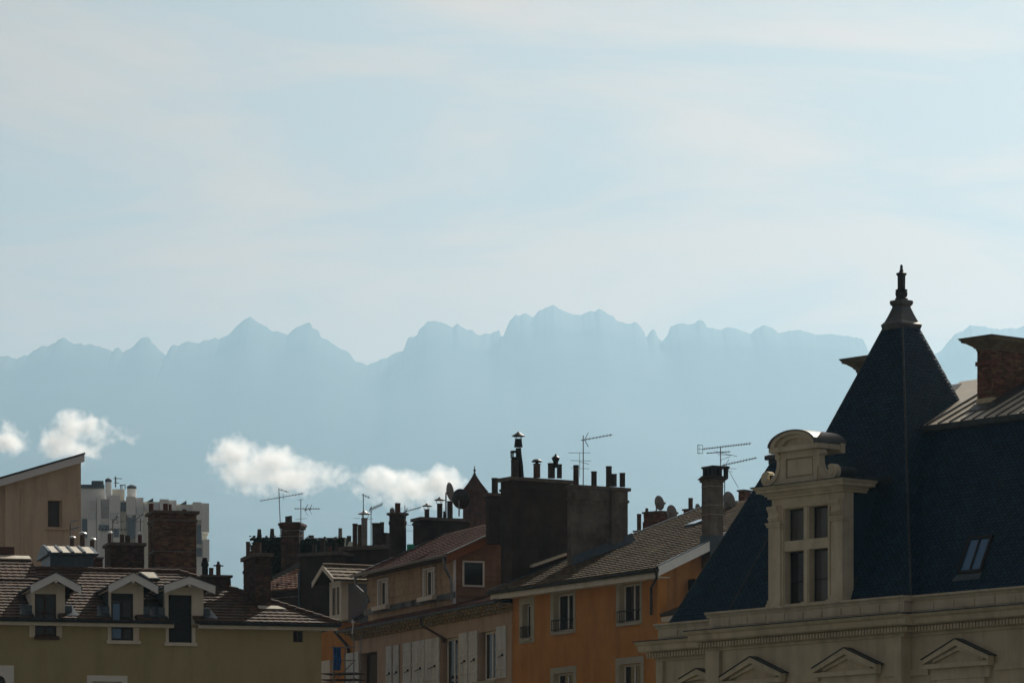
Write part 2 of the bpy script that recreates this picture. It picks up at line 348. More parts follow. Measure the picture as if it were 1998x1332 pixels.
def chimney(H, u0, u1, v0, v1, z0, z1, mat, capmat='slab_stone', over=.09, cap=.13, band=None, brick=None, name='chimney', parent=None):
    u0, u1 = min(u0, u1), max(u0, u1)
    ch = MB().box(u0, u1, v0, v1, z0, z1-cap).build(name, mat, parent or H.root)
    sub = parent is None
    if sub:
        MB().box(u0-over, u1+over, v0-over, v1+over, z1-cap+.002, z1).build('cap_slab', capmat, ch)
        if band: MB().box(u0-.045, u1+.045, v0-.045, v1+.045, z1-band-.11, z1-band).build('moulding_band', mat, ch)
        if brick:
            zb = z1-cap
            bricks('brick_skin', [((u0, v0, z0), (1, 0, 0), u1-u0, zb-z0, (0, -1, 0)), ((u1, v0, z0), (0, 1, 0), v1-v0, zb-z0, (1, 0, 0)),
                                  ((u0, v1, z0), (0, -1, 0), v1-v0, zb-z0, (-1, 0, 0)), ((u1, v1, z0), (-1, 0, 0), u1-u0, zb-z0, (0, 1, 0))], brick, ch, seed=int(abs(u0*97))+5)
    return ch
def pot(ch, u, v, z0, h, r, mat='pot_clay', cowl=None, taper=1.0, cmat='soot_metal'):
    """Round flue pot with a rim and, where it has one, a cowl; one mesh per pot, the cowl a mesh beside it."""
    m = MB(); z0 -= .03
    m.ring((u, v), [(r*1.02, z0), (r, z0+h*.1), (r*taper, z0+h*.93), (r*taper*1.09, z0+h*.94), (r*taper*1.09, z0+h), (r*taper*.78, z0+h), (r*taper*.74, z0+h*.8)], 14)
    p = m.build('chimney_pot', mat, ch)
    t = z0+h; c = MB(); R = r*taper
    if cowl == 'hat':          # conical hat on thin legs
        c.ring((u, v), [(R*2.2, t+R*1.25), (R*2.2, t+R*1.32), (R*.9, t+R*1.9), (.02, t+R*2.5)], 14)
        for k in range(3):
            a = k*2.1+.4; c.tube((u+R*.8*math.cos(a), v+R*.8*math.sin(a), t-.1), (u+R*1.5*math.cos(a), v+R*1.5*math.sin(a), t+R*1.4), .014, 5)
    elif cowl == 'lantern':    # louvred drum with a flat lid
        c.ring((u, v), [(R*.95, t-.02), (R*.95, t+R*.5), (R*1.15, t+R*.55), (R*1.15, t+R*.75)], 12)
        for k in range(6):
            a = k*math.pi/3; c.tube((u+R*.95*math.cos(a), v+R*.95*math.sin(a), t+R*.7), (u+R*.95*math.cos(a), v+R*.95*math.sin(a), t+R*2.0), R*.2, 5)
        c.ring((u, v), [(R*1.15, t+R*1.95), (R*1.25, t+R*2.15), (R*1.1, t+R*2.4), (R*.4, t+R*2.5)], 12)
    elif cowl == 'lamp':       # round-bellied cowl with a knob
        c.ring((u, v), [(R*.8, t), (R*.85, t+R*.9), (R*1.35, t+R*2.0), (R*1.25, t+R*2.35), (R*.55, t+R*2.95), (R*.3, t+R*3.0), (R*.34, t+R*3.4), (R*.2, t+R*3.55)], 14)
    elif cowl == 'mushroom':
        c.ring((u, v), [(R*.5, t-.02), (R*.5, t+R*.5), (R*1.55, t+R*.5), (R*1.5, t+R*.8), (R*.8, t+R*1.25), (.02, t+R*1.4)], 12)
    elif cowl == 'cone':       # truncated cone
        c.ring((u, v), [(R*1.35, t), (R*1.3, t+.04), (R*.75, t+R*2.6), (R*.6, t+R*2.6)], 12)
    elif cowl == 'tee':
        c.tube((u, v, t), (u, v, t+R*1.2), R*.6, 8); c.tube((u-R*2.2, v, t-R*.6), (u+R*2.2, v, t-R*.6), R*.28, 6)
    if c.v: c.build('cowl', cmat, ch, smooth=False)
    return p
def pots_px(H, ch, v, items, mat='pot_clay'):
    """items: (centre px, top y, base y, width px, cowl, taper, mat)"""
    for it in items:
        x, yt, yb, w = it[:4]; cw = it[4] if len(it) > 4 else None; tp = it[5] if len(it) > 5 else 1.0; mt = it[6] if len(it) > 6 else mat
        p = H.onv(x, yb, v); top = H.onv(x, yt, v); r = w/2/FPX*H.depth(p.x, v)
        pot(ch, p.x, v, p.z, top.z-p.z, r, mt or mat, cw, tp)
def sash(H, root, u0, u1, z0, z1, vface, depth=.22, frame='white_paint', mull=True, glass='window_glass', fw=.06, transom=None, name='window', inner=None):
    """A glazed window set back into its opening: dark room box behind, frame and panes."""
    u0, u1 = min(u0, u1), max(u0, u1); v = vface+depth
    m = MB(); t = .05
    m.box(u0, u0+fw, v, v+t, z0, z1); m.box(u1-fw, u1, v, v+t, z0, z1); m.box(u0+fw, u1-fw, v, v+t, z1-fw, z1); m.box(u0+fw, u1-fw, v, v+t, z0, z0+fw)
    w = m.build(name, frame, root)
    uc = (u0+u1)/2
    ps = [(u0+fw, u1-fw)]
    if mull:
        MB().box(uc-fw*.6, uc+fw*.6, v-.012, v+t-.004, z0+fw, z1-fw).build('meeting_stile', frame, w); ps = [(u0+fw, uc-fw*.6), (uc+fw*.6, u1-fw)]
    if transom: MB().box(u0+fw, u1-fw, v-.008, v+t-.006, transom-.03, transom+.03).build('glazing_bar', frame, w)
    for a, b in ps: MB().box(a, b, v+.018, v+.03, z0+fw, z1-fw).build('pane', glass, w)
    return w
def wall_with_holes(u0, u1, z0, z1, v0, v1, holes):
    """Solid wall between u0..u1 and z0..z1, thickness v0..v1, with rectangular openings; returns an MB."""
    m = MB(); us = sorted(set([u0, u1]+[h[0] for h in holes]+[h[1] for h in holes])); us = [x for x in us if u0 <= x <= u1]
    for a, b in zip(us[:-1], us[1:]):
        c = (a+b)/2; hz = sorted([(h[2], h[3]) for h in holes if h[0] < c < h[1]]); z = z0
        for h0, h1 in hz:
            if h0 > z: m.box(a, b, v0, v1, z, h0)
            z = max(z, h1)
        if z < z1: m.box(a, b, v0, v1, z, z1)
    return m
# ------------------------------------------------------------------ materials
mk('limestone', (.61, .53, .36), (.73, .645, .455), scale=1.1, rough=.9, stain=(.24, .21, .165), stain_amt=.5, bump=.01)
mk('limestone_pale', (.65, .575, .415), (.77, .69, .52), scale=2.0, rough=.9, stain=(.22, .19, .15), stain_amt=.45, bump=.008)
mk('slate', (.0042, .032, .062), (.007, .043, .078), scale=1.2, rough=.6, spec=.22, island=.15)
mk('slate_core', (.004, .008, .012), rough=.9, spec=.1)
mk('lead', (.085, .09, .09), (.14, .145, .14), scale=3, rough=.5, metal=.55, rvar=.12, bump=.006)
mk('dark_lead', (.045, .055, .06), (.075, .085, .09), scale=3, rough=.55, metal=.4)
mk('zinc', (.72, .66, .53), (.80, .74, .61), scale=1.6, rough=.45, metal=.1, rvar=.1, bump=.004, bscale=6)
mk('zinc_blue', (.06, .085, .105), (.10, .13, .155), scale=2.2, rough=.45, metal=.3, rvar=.12, bump=.004, bscale=6)
mk('brick', (.15, .072, .045), (.235, .118, .075), scale=6, rough=.9, island=.45, stain=(.03, .028, .026), stain_amt=.55)
mk('brick_old', (.115, .068, .042), (.20, .115, .068), scale=5, rough=.92, island=.5, stain=(.022, .02, .018), stain_amt=.8)
mk('brick_sooty', (.06, .040, .030), (.12, .068, .048), scale=5, rough=.92, island=.5, stain=(.018, .017, .016), stain_amt=.85)
mk('mortar', (0.119, 0.101, 0.084), (0.175, 0.154, 0.126), scale=4, rough=.95)
mk('mortar_dark', (.05, .043, .036), (.08, .07, .06), scale=4, rough=.95)
mk('slab_stone', (.11, .095, .08), (.19, .165, .14), scale=4, rough=.95, stain=(.04, .038, .035), stain_amt=.6)
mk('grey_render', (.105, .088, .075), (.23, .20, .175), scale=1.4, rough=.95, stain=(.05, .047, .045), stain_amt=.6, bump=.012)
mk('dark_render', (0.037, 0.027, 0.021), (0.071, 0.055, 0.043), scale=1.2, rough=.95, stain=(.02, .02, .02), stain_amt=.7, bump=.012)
mk('pot_clay', (.085, .058, .045), (.15, .10, .075), scale=6, rough=.9, stain=(.02, .02, .02), stain_amt=.6)
mk('pot_red', (.10, .042, .028), (.14, .060, .040), scale=6, rough=.9, stain=(.03, .025, .02), stain_amt=.5)
mk('pot_grey', (.20, .19, .175), (.30, .285, .26), scale=6, rough=.9)
mk('soot_metal', (.018, .018, .018), (.03, .03, .03), scale=6, rough=.5, metal=.5)
mk('bright_metal', (.55, .55, .54), (.7, .7, .68), scale=6, rough=.3, metal=.9)
mk('dull_metal', (.16, .16, .16), (.26, .26, .26), scale=6, rough=.4, metal=.7)
mk('antenna_alu', (.10, .10, .105), (.16, .16, .165), scale=9, rough=.45, metal=.6)
mk('tile_brown', (.075, .044, .026), (.125, .075, .044), scale=1.6, rough=.75, spec=.3, island=.32, stain=(.06, .05, .04), stain_amt=.5)
mk('tile_tan', (.125, .090, .047), (.205, .150, .083), scale=1.6, rough=.75, spec=.3, island=.3, stain=(.09, .075, .06), stain_amt=.45)
mk('tile_red', (.115, .041, .028), (.165, .066, .045), scale=1.6, rough=.75, spec=.3, island=.35, stain=(.08, .05, .045), stain_amt=.45)
mk('tile_pink', (.26, .14, .095), (.36, .215, .15), scale=2, rough=.75, island=.4)
mk('roof_under', (.05, .04, .032), rough=.95)
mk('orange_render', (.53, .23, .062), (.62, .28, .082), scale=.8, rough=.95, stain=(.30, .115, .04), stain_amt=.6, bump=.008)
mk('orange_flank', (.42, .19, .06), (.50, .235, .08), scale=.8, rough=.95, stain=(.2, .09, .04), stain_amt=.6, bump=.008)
mk('olive_render', (.41, .345, .175), (.455, .39, .205), scale=.5, rough=.95, stain=(.25, .22, .115), stain_amt=.5, bump=.006)
mk('beige_render', (.66, .53, .39), (.73, .59, .44), scale=.7, rough=.95, stain=(.33, .24, .16), stain_amt=.6, bump=.006)
mk('pink_render', (.50, .365, .265), (.58, .435, .325), scale=.9, rough=.95, stain=(.26, .18, .13), stain_amt=.6, bump=.008)
mk('grey_stone_trim', (.42, .40, .31), (.50, .475, .37), scale=2, rough=.9)
mk('white_paint', (.80, .78, .72), (.85, .83, .77), scale=3, rough=.6)
mk('cream_paint', (.74, .68, .56), (.80, .74, .62), scale=2, rough=.7, stain=(.35, .3, .23), stain_amt=.4)
mk('white_board', (.78, .79, .79), (.84, .85, .85), scale=2, rough=.55)
mk('shutter_paint', (.64, .65, .63), (.74, .75, .73), scale=2.5, rough=.75, stain=(.2, .19, .17), stain_amt=.5)
mk('brown_wood', (.055, .030, .018), (.085, .048, .03), scale=3, rough=.6, stretch=(8, 8, 1))
mk('orange_wood', (.22, .085, .03), (.30, .12, .045), scale=3, rough=.7, stretch=(1, 1, 6))
mk('shingle_brown', (.235, .135, .075), (.32, .19, .11), scale=3, rough=.85, stain=(.06, .035, .025), stain_amt=.5)
mk('cladding_tan', (.42, .295, .175), (.52, .375, .235), scale=3, rough=.9, stain=(.13, .095, .065), stain_amt=.8)
mk('genoise', (0.280, 0.215, 0.127), (0.392, 0.299, 0.178), scale=4, rough=.9, stain=(.08, .065, .05), stain_amt=.6)
mk('ivy_dark', (.012, .02, .012), (.03, .045, .024), scale=4, rough=.9, bump=.05, bscale=5)
mk('gutter_dark', (.03, .038, .045), (.05, .06, .07), scale=3, rough=.45, metal=.4)
mk('black_iron', (.012, .012, .013), rough=.5, metal=.5)
mk('room_dark', (.012, .012, .013), rough=.9)
mk('room_mid', (.10, .10, .095), (.16, .155, .14), scale=3, rough=.9)
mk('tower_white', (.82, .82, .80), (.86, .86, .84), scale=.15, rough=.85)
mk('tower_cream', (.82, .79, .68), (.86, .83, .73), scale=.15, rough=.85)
mk('tower_shade', (.62, .63, .64), (.68, .69, .70), scale=.15, rough=.85)  # darker copy of the tower white: shade painted into the colour
mk('tower_roof', (.08, .10, .12), rough=.8)
mk('tarp_blue', (.02, .09, .30), (.03, .14, .42), scale=5, rough=.5, bump=.03, bscale=4)
mk('net_green', (.02, .35, .20), (.04, .45, .28), scale=5, rough=.6)
mk('dish_grey', (.24, .245, .24), (.32, .325, .32), scale=4, rough=.6)
mk('dish_black', (.012, .014, .018), rough=.25, spec=.6)
def glass(name, tint, rough=.04, coat=.5):
    m, t, b = new_mat(name); b.inputs['Base Color'].default_value = (*tint, 1); b.inputs['Roughness'].default_value = rough; b.inputs['Specular IOR Level'].default_value = coat
    return m
glass('window_glass', (.016, .016, .015)); glass('curtain_glass', (.10, .10, .09), .08); glass('painted_sky_glass', (.05, .17, .33), .08, .9); glass('tower_glass', (.11, .16, .21), .1)  # the blue glass has its sky reflection painted into the base colour
# ------------------------------------------------------------------ stone mansion with the slate tower (right)
mk('cap_stone', (.15, .125, .09), (.24, .20, .145), scale=3, rough=.95, stain=(.06, .05, .04), stain_amt=.6)
def build_mansion():
    M = House('stone_mansion', 1764, 146.0, -50, 'cream stone mansion with blue slate mansard roof and pyramid tower', 'mansion')
    R = M.root; LEAN = .453
    uL = M.U(1384, 0); VW, VL = .35, 2.0; uLL = M.U(1284, VL); uRR = M.U(2330, VW)
    z = lambda y, v=0.0: M.Z(1764, y, v)
    zp, zc, zpb, zl, zcb, zd0, zd1, za = z(1160, -.12), z(1171, -.1), z(1192, 0), z(1194.5, -.6), z(1217, -.5), z(1221, -.3), z(1230.5, -.3), z(1240, -.06)
    segs = [(uL, 0.0, 0.0, 1, 1), (0.0, uRR, VW, 0, 0), (uLL, uL, VL, 1, 0)]
    ped = []
    for (u0, u1, v0, cl, cr) in segs:
        MB().box(u0, u1, v0, v0+8.5, 0, za-.002).build('wall', 'limestone', R)
        a, b = u0-(.0 if cl else 0), u1+(.0 if cr else 0)
        # entablature: architrave, dentils, corona, lead edge, parapet, coping (returned round the free ends)
        def course(name, mat, prof, over):
            m = MB(); l = u0-(over if cl else 0); r = u1+(over if cr else 0)
            m.prism([(l, v0+p, q) for p, q in prof], (r-l, 0, 0)); return m.build(name, mat, R)
        course('architrave', 'limestone', [(-.06, za), (-.06, za+.10), (-.10, za+.10), (-.10, zd0-.02+.0), (-.16, zd1-.02), (6, zd1-.02), (6, za)], .06)
        dcs = course('bed_moulding', 'limestone', [(-.16, zd1-.02), (-.16, zd0+.01), (-.36, zd0+.05), (-.40, zcb), (6, zcb), (6, zd1-.02)], .16)
        m = MB(); x = u0-.28 if cl else u0
        while x < u1+(.25 if cr else 0):
            m.box(x, x+.085, v0-.30, v0-.16, zd1, zd0); x += .142
        if cr:
            y = v0-.2
            while y < v0+VW-.1: m.box(u1+.16, u1+.30, y, y+.085, zd1, zd0); y += .142
        m.build('dentil_course', 'limestone', dcs, kind='stuff')
        course('corona', 'limestone', [(-.40, zcb+.001), (-.46, zcb+.04), (-.50, zcb+.20), (-.60, zl-.10), (-.66, zl-.02), (6, zl-.02), (6, zcb+.001)], .52)
        course('lead_gutter_edge', 'dark_lead', [(-.69, zl-.018), (-.69, zl+.015), (-.02, zl+.06), (6, zl+.06), (6, zl-.018)], .55)
        course('parapet', 'limestone_pale', [(0, zl+.062), (0, zc), (.40, zc), (.40, zl+.062)], 0)
        course('coping', 'limestone_pale', [(-.03, zc+.001), (-.06, zc+.06), (-.14, zp-.05), (-.14, zp), (.48, zp), (.48, zc+.001)], .10)
        # raised parapet panels between narrow dies
        w = .86; n = max(1, int((u1-u0-.3)/w)); st = (u1-u0-.3)/n
        for k in range(n):
            p0 = u0+.15+k*st
            MB().prism([(p0+.05, v0-.003, zl+.13), (p0+st-.05, v0-.003, zl+.13), (p0+st-.05, v0-.003, zc-.06), (p0+.05, v0-.003, zc-.06)], (0, -.035, 0)).build('parapet_panel', 'limestone_pale', R)
    # pilaster strips on the wall corners
    for px0, px1, v in ((1382, 1408, 0), (1751, 1763.5, 0), (1285, 1298, VL)):
        MB().box(M.U(px0, v)+.003, M.U(px1, v), v-.13, v, 0, za-.002).build('pilaster', 'limestone', R)
    # string course and pedimented windows under the cornice
    def pediment(pxa, ya, pxl, yl, v):
        ua, zA = M.U(pxa, v-.25), M.Z(pxa, ya, v-.3); hw = ua-M.U(pxl, v-.3); zb = zA-(hw*.50)
        o = MB(); d = .34
        o.prism([(ua-hw, v, zb-.10), (ua+hw, v, zb-.10), (ua+hw, v, zb+.02), (ua, v, zA-.28), (ua-hw, v, zb+.02)], (0, -.10, 0))
        P = o.build('window_pediment', 'limestone', R)
        for sg in (-1, 1):
            m = MB(); m.prism([(ua+sg*hw*1.06, v-.10, zb-.02), (ua+sg*hw*1.06, v-.10, zb+.12), (ua, v-.10, zA+.02), (ua, v-.10, zA-.17)], (0, -.24, 0)); m.build('raking_cornice', 'limestone', P)
            m = MB(); m.prism([(ua+sg*hw*.80, v-.10, zb+.02), (ua+sg*hw*.80, v-.10, zb+.10), (ua, v-.10, zA-.20), (ua, v-.10, zA-.32)], (0, -.12, 0)); m.build('inner_moulding', 'limestone_pale', P)
            m = MB(); m.prism([(ua+sg*hw*1.09, v+.0, zb+.122), (ua+sg*hw*1.09, v+.0, zb+.15), (ua, v+.0, zA+.055), (ua, v+.0, zA+.022)], (0, -.37, 0)); m.build('lead_cover', 'dark_lead', P)
        MB().box(ua-hw*1.05, ua+hw*1.05, v-.33, v-.101, zb-.17, zb-.022).build('horizontal_cornice', 'limestone', P)
        MB().box(ua-hw*.92, ua+hw*.92, v-.12, v-.002, zb-.52, zb-.172).build('frieze', 'limestone_pale', P)
        w = hw*.62; m = MB()
        m.box(ua-w-.18, ua-w, v-.10, v-.002, zb-3.4, zb-.525); m.box(ua+w, ua+w+.18, v-.10, v-.002, zb-3.4, zb-.525); m.box(ua-w, ua+w, v-.10, v-.002, zb-.72, zb-.525)
        m.build('window_surround', 'limestone_pale', P)
        MB().box(ua-w+.005, ua+w-.005, v-.03, v-.004, zb-3.4, zb-.725).build('pane', 'window_glass', P)
        return ua, hw, zb
    info = [pediment(1650, 1264.6, 1590, 1310, 0), pediment(1467, 1282, 1409, 1328, 0), pediment(1867, 1247, 1804, 1292, VW), pediment(1362, 1305, 1328, 1330, VL)]
    def strings(v, u0, u1, cuts):
        zb = info[0][2]; xs = [u0]
        for c, h in sorted(cuts): xs += [c-h*1.06, c+h*1.06]
        xs.append(u1)
        for a, b in zip(xs[0::2], xs[1::2]):
            if b-a > .05: MB().box(a, b, v-.07, v-.001, zb-.28, zb-.06).build('string_course', 'limestone', R)
    strings(0, M.U(1408, 0), M.U(1751, 0), [info[0][:2], info[1][:2]]); strings(VW, .0, uRR, [info[2][:2]])
    # quoin joints: shallow raised ashlar blocks on the wall field
    # -- roofs
    zr = zp-.35                                   # slate starts behind the parapet
    u0, u1, v0, v1 = uL+.15, -.12, .45, .45+(-.12-(uL+.15))-.95
    uc, vc = (u0+u1)/2, (v0+v1)/2
    zapex = M.onv(1757, 578, vc).z; h = zapex-zr; lean = (u1-u0)/2/h; leanv = (v1-v0)/2/h
    zcol = M.onp(1760, 636, (uc+.45, vc-.45, 0), V3((1, -1, 0)).normalized()).z
    k = (zcol-zr)/h
    q = lambda t: [(u0+(uc-u0)*t, v0+(vc-v0)*t, zr+h*t), (u1+(uc-u1)*t, v0+(vc-v0)*t, zr+h*t), (u1+(uc-u1)*t, v1+(vc-v1)*t, zr+h*t), (u0+(uc-u0)*t, v1+(vc-v1)*t, zr+h*t)]
    T = MB().hexa(q(0)+q(k)).build('tower_roof', 'slate_core', R)
    W, Wv = u1-u0, v1-v0
    for P0, e, s, w_, sh in (((u0, v0, zr), (1, 0, 0), (0, leanv, 1), W, lean), ((u1, v0, zr), (0, 1, 0), (-lean, 0, 1), Wv, leanv), ((u0, v1, zr), (0, -1, 0), (lean, 0, 1), Wv, leanv)):
        k_ = V3(s).length
        tiles('slate_face', P0, e, s, lambda d, w_=w_, sh=sh, k_=k_: (d/k_*sh, w_-d/k_*sh), h*k*k_, .21, .118, 'slate', T, kind='flat', lift=.034, stagger=True, gap=.016, seed=int(P0[0]*7)+11)
    # lead rolls on the hips
    for a, b in ((0, 0), (1, 1), (3, 3)):
        MB().tube(V3(q(0)[a])+V3((0, 0, .02)), V3(q(k)[b])+V3((0, 0, .02)), .035, 6).build('hip_roll', 'dark_lead', T)
    # lead skirt and finial
    ctr = (uc, vc); DD = M.depth(uc, vc); hp = lambda p: p/FPX*DD/1.417*math.sqrt(2)
    zy = lambda y: CZ+(HY-y)/FPX*DD
    prof = [(36, 645), (39.5, 637), (40, 633.5), (33, 628), (26, 616), (19.5, 603), (17.5, 598)]
    MB().ring(ctr, [(hp(a), zy(b)) for a, b in prof], 4).build('lead_skirt', 'lead', R)
    fin = MB().ring(ctr, [(hp(a), zy(b)) for a, b in [(18, 597.9), (22, 594), (23, 590), (22, 586.5), (13, 585)]], 4).build('finial', 'lead', R)
    MB().ring(ctr, [(hp(a), zy(b)) for a, b in [(13.5, 585), (13.5, 583), (10.5, 580), (12.5, 576), (13, 571), (10.5, 569.5), (12.5, 568), (12.5, 565.5), (9, 565)]], 8, cap=True).build('finial_base', 'dark_lead', fin)
    MB().ring(ctr, [(hp(a), zy(b)) for a, b in [(8.6, 565), (8, 562), (8.3, 538), (11, 535.5), (11, 533.5), (5, 531), (3.2, 526), (2.8, 518), (1.0, 516)]], 8).build('finial_shaft', 'dark_lead', fin)
    # -- right wing: slate mansard, zinc upper roof
    vb = VW+.45; ze = M.onp(1790, 836, (0, vb, zr), V3((0, -1, LEAN)).normalized()).z; ve = vb+LEAN*(ze-zr)
    ul = u1-.2
    Rm = MB().hexa([(-2.0, vb, zr), (uRR, vb, zr), (uRR, vb+8, zr), (-2.0, vb+8, zr), (-4.0, ve, ze), (uRR, ve, ze), (uRR, vb+8, ze), (-4.0, vb+8, ze)]).build('mansard_roof', 'slate_core', R)
    sl = math.hypot(LEAN, 1); cc = LEAN/sl
    tiles('slate_face', (0, vb, zr), (1, 0, 0), (0, LEAN, 1), lambda d: (u1-lean*d/sl-.05, uRR), (ze-zr)*sl, .21, .118, 'slate', Rm, kind='flat', lift=.034, stagger=True, gap=.016, seed=29)
    # gutter band at the top of the mansard
    uz0 = u1-lean*(ze-zr)-.02
    gb = MB(); gb.prism([(uz0, ve-.10, ze-.42), (uz0, ve-.16, ze-.40), (uz0, ve-.10, ze-.20), (uz0, ve-.22, ze-.16), (uz0, ve-.24, ze+.03), (uz0, ve+.5, ze+.03), (uz0, ve+.5, ze-.42)], (uRR-uz0, 0, 0)); gb.build('gutter_cornice', 'dark_lead', R)
    TP = .50; nz = V3((0, -TP, 1)).normalized(); e0 = (0, ve-.1, ze+.035)
    rg = M.onp(1868, 745, e0, nz); zrg, vrg = rg.z, rg.y
    zb = MB(); zb.prism([(uz0-2.2, ve-.12, ze+.035), (uz0-2.2, vrg, zrg), (uz0-2.2, vrg+(vrg-ve), ze+.035)], (uRR-uz0+2.2, 0, 0)); Zr = zb.build('zinc_roof', 'zinc', R)
    x = uz0+.2
    while x < uRR-.1:
        s = V3((x, ve-.1, ze+.035)); t = V3((x, vrg, zrg)); m = MB(); m.prism([s+V3((-.022, 0, -.01)), s+V3((.022, 0, -.01)), s+V3((.022, 0, .06)), s+V3((-.022, 0, .06))], t-s); m.build('standing_seam', 'lead', Zr); x += .52  # seams coloured dark as lead, so their shadow lines are painted in
    MB().prism([(uz0-.6, vrg-.10, zrg-.03), (uz0-.6, vrg, zrg+.07), (uz0-.6, vrg+.10, zrg-.03)], (uRR-uz0+.6, 0, 0)).build('ridge_cap', 'lead', R)
    # sloping lead apron where the zinc meets the tower
    a = M.onp(1872, 750, e0, nz); b = M.onp(1796, 828, e0, nz); up = V3((0, 0, .03))
    ap = MB(); d1 = V3((.85, 0, 0)); ap.slab([a+up-V3((.5, 0, 0)), b+up-V3((.35, 0, 0)), b+up+V3((.12, 0, 0)), a+up+V3((.10, 0, .0))], .02); ap.build('lead_apron', 'lead', R)
    # brick chimney on the zinc
    cu1 = M.U(1936, ve+.9); P = M.onp(1934, 792, e0, nz); cv0 = P.y; cu1 = P.x; cu0 = M.U(1907, cv0)
    zt = M.Z(1936, 681, cv0); zb0 = P.z-.5
    ch = MB().box(cu0, cu1, cv0, cv0+3.0, zb0-1.0, zt).build('chimney', 'mortar', R)
    zst = M.Z(1934, 775, cv0)
    bricks('brick_skin', [((cu0, cv0, zst), (1, 0, 0), cu1-cu0, zt-zst, (0, -1, 0)), ((cu1, cv0, zst), (0, 1, 0), 3.0, zt-zst, (1, 0, 0)), ((cu0, cv0+3, zst), (0, -1, 0), 3.0, zt-zst, (-1, 0, 0))], 'brick', ch, bl=.23, bh=.075)
    MB().box(cu0-.03, cu1+.03, cv0-.03, cv0+3.03, zb0, zst).build('plinth', 'limestone', ch)
    def stone_cap(c, a0, a1, b0, b1, zt, hh):
        prof = [(.03, 0), (.03, .18), (.08, .22), (.10, .34), (.26, .62), (.38, .72), (.38, .86), (.42, .9), (.42, 1.0)]; m = MB()
        vs = []; fs = []
        for o, t in prof: vs += [(a0-o, b0-o, zt+t*hh), (a1+o, b0-o, zt+t*hh), (a1+o, b1+o, zt+t*hh), (a0-o, b1+o, zt+t*hh)]
        for j in range(len(prof)-1): fs += [(j*4+i, j*4+(i+1) % 4, j*4+4+(i+1) % 4, j*4+4+i) for i in range(4)]
        fs += [(3, 2, 1, 0), tuple(range(len(vs)-4, len(vs)))]
        m.add(vs, fs); m.build('stone_cap', 'cap_stone', c); MB().box(a0-.45, a1+.45, b0-.45, b1+.45, zt+hh+.002, zt+hh+.03).build('cap_lead', 'lead', c)
    stone_cap(ch, cu0, cu1, cv0, cv0+3.0, zt, M.Z(1925, 655, cv0-.4)-zt)
    MB().box(cu0-.05, cu1+.05, cv0-.05, cv0+.3, M.Z(1930, 711, cv0), M.Z(1930, 703, cv0)).build('brick_band', 'brick', ch)
    f0 = V3((cu1+.035, cv0-.25, P.z-.13)); m = MB(); m.prism([f0, f0+V3((.30, 0, -.0)), f0+V3((.30, 0, .03)), f0+V3((0, 0, .16))], (0, 3.3, 3.3*TP)); m.build('flashing', 'lead', ch)
    m = MB(); m.prism([(cu0-.1, cv0-.04, P.z-.12), (cu0-.1, cv0-.35, P.z-.14), (cu0-.1, cv0-.35, P.z-.11), (cu0-.1, cv0-.04, P.z+.12)], (cu1-cu0+.35, 0, 0)); m.build('flashing', 'lead', ch)
    # rear chimney: only its stone cap shows past the tower
    v2 = 9.5; a1 = M.U(1700, v2); a0 = M.U(1672, v2); zt2 = M.Z(1668, 727, v2)
    ch2 = MB().box(a0, a0+.9, v2, v2+.9, zr, zt2).build('chimney', 'brick', R); stone_cap(ch2, a0, a0+.9, v2, v2+.9, zt2, M.Z(1664, 703, v2)-zt2)
    # -- left wing: hipped slate mansard and low zinc roof behind the tower
    vb2 = VL+.45; ub2 = M.U(1291, vb2); zt3 = M.onp(1489, 906, (0, vb2, zr), V3((0, -1, LEAN)).normalized()).z; hh = zt3-zr
    base = [(ub2, vb2, zr), (uL+4.5, vb2, zr), (uL+4.5, vb2+9, zr), (ub2, vb2+9, zr)]
    top = [(ub2+LEAN*hh, vb2+LEAN*hh, zt3), (uL+4.5, vb2+LEAN*hh, zt3), (uL+4.5, vb2+9-LEAN*hh, zt3), (ub2+LEAN*hh, vb2+9-LEAN*hh, zt3)]
    Lm = MB().hexa(base+top).build('mansard_roof', 'slate_core', R)
    tiles('slate_face', (ub2, vb2, zr), (1, 0, 0), (0, LEAN, 1), lambda d: (d*cc, uL+3.2-ub2), hh*sl, .21, .118, 'slate', Lm, kind='flat', lift=.034, stagger=True, gap=.016, seed=41)
    MB().tube(V3(base[0]), V3(top[0]), .04, 6).build('hip_roll', 'dark_lead', Lm)
    t0, t1, t2, t3 = [V3(p) for p in top]; o = .16
    cp = MB(); cp.box(t0.x-o*.4, t1.x, t0.y-o*.4, t3.y+o*.4, zt3-.02, zt3+.12); cp.box(t0.x-o, t1.x, t0.y-o, t3.y+o, zt3+.122, zt3+.26); cp.build('mansard_coping', 'dark_lead', R)
    rr = (t3.y-t0.y)/2; zz = zt3+.262; ap2 = V3((t0.x+rr, t0.y+rr, zz+rr*TP))
    zl2 = MB(); zl2.add([(t0.x-o, t0.y-o, zz), (t1.x, t0.y-o, zz), (t1.x, t3.y+o, zz), (t0.x-o, t3.y+o, zz), tuple(ap2), (t1.x, ap2.y, ap2.z)], [(0, 1, 5, 4), (1, 2, 5), (2, 3, 4, 5), (3, 0, 4), (3, 2, 1, 0)])
    zl2.build('zinc_roof', 'zinc_blue', R)
    # -- skylight in the right mansard
    nm = V3((0, -1, LEAN)).normalized(); pm = V3((0, vb, zr))+nm*.06
    g = [M.onp(x, y, pm, nm) for x, y in ((1873.5, 1115), (1913.5, 1112), (1931, 1050), (1893, 1055))]
    gu0, gu1 = (g[0].x+g[3].x)/2, (g[1].x+g[2].x)/2; gz0, gz1 = (g[0].z+g[1].z)/2, (g[2].z+g[3].z)/2
    at = lambda u, zz, o: V3((u, vb+LEAN*(zz-zr), zz))+nm*o
    sk = MB(); b = .09
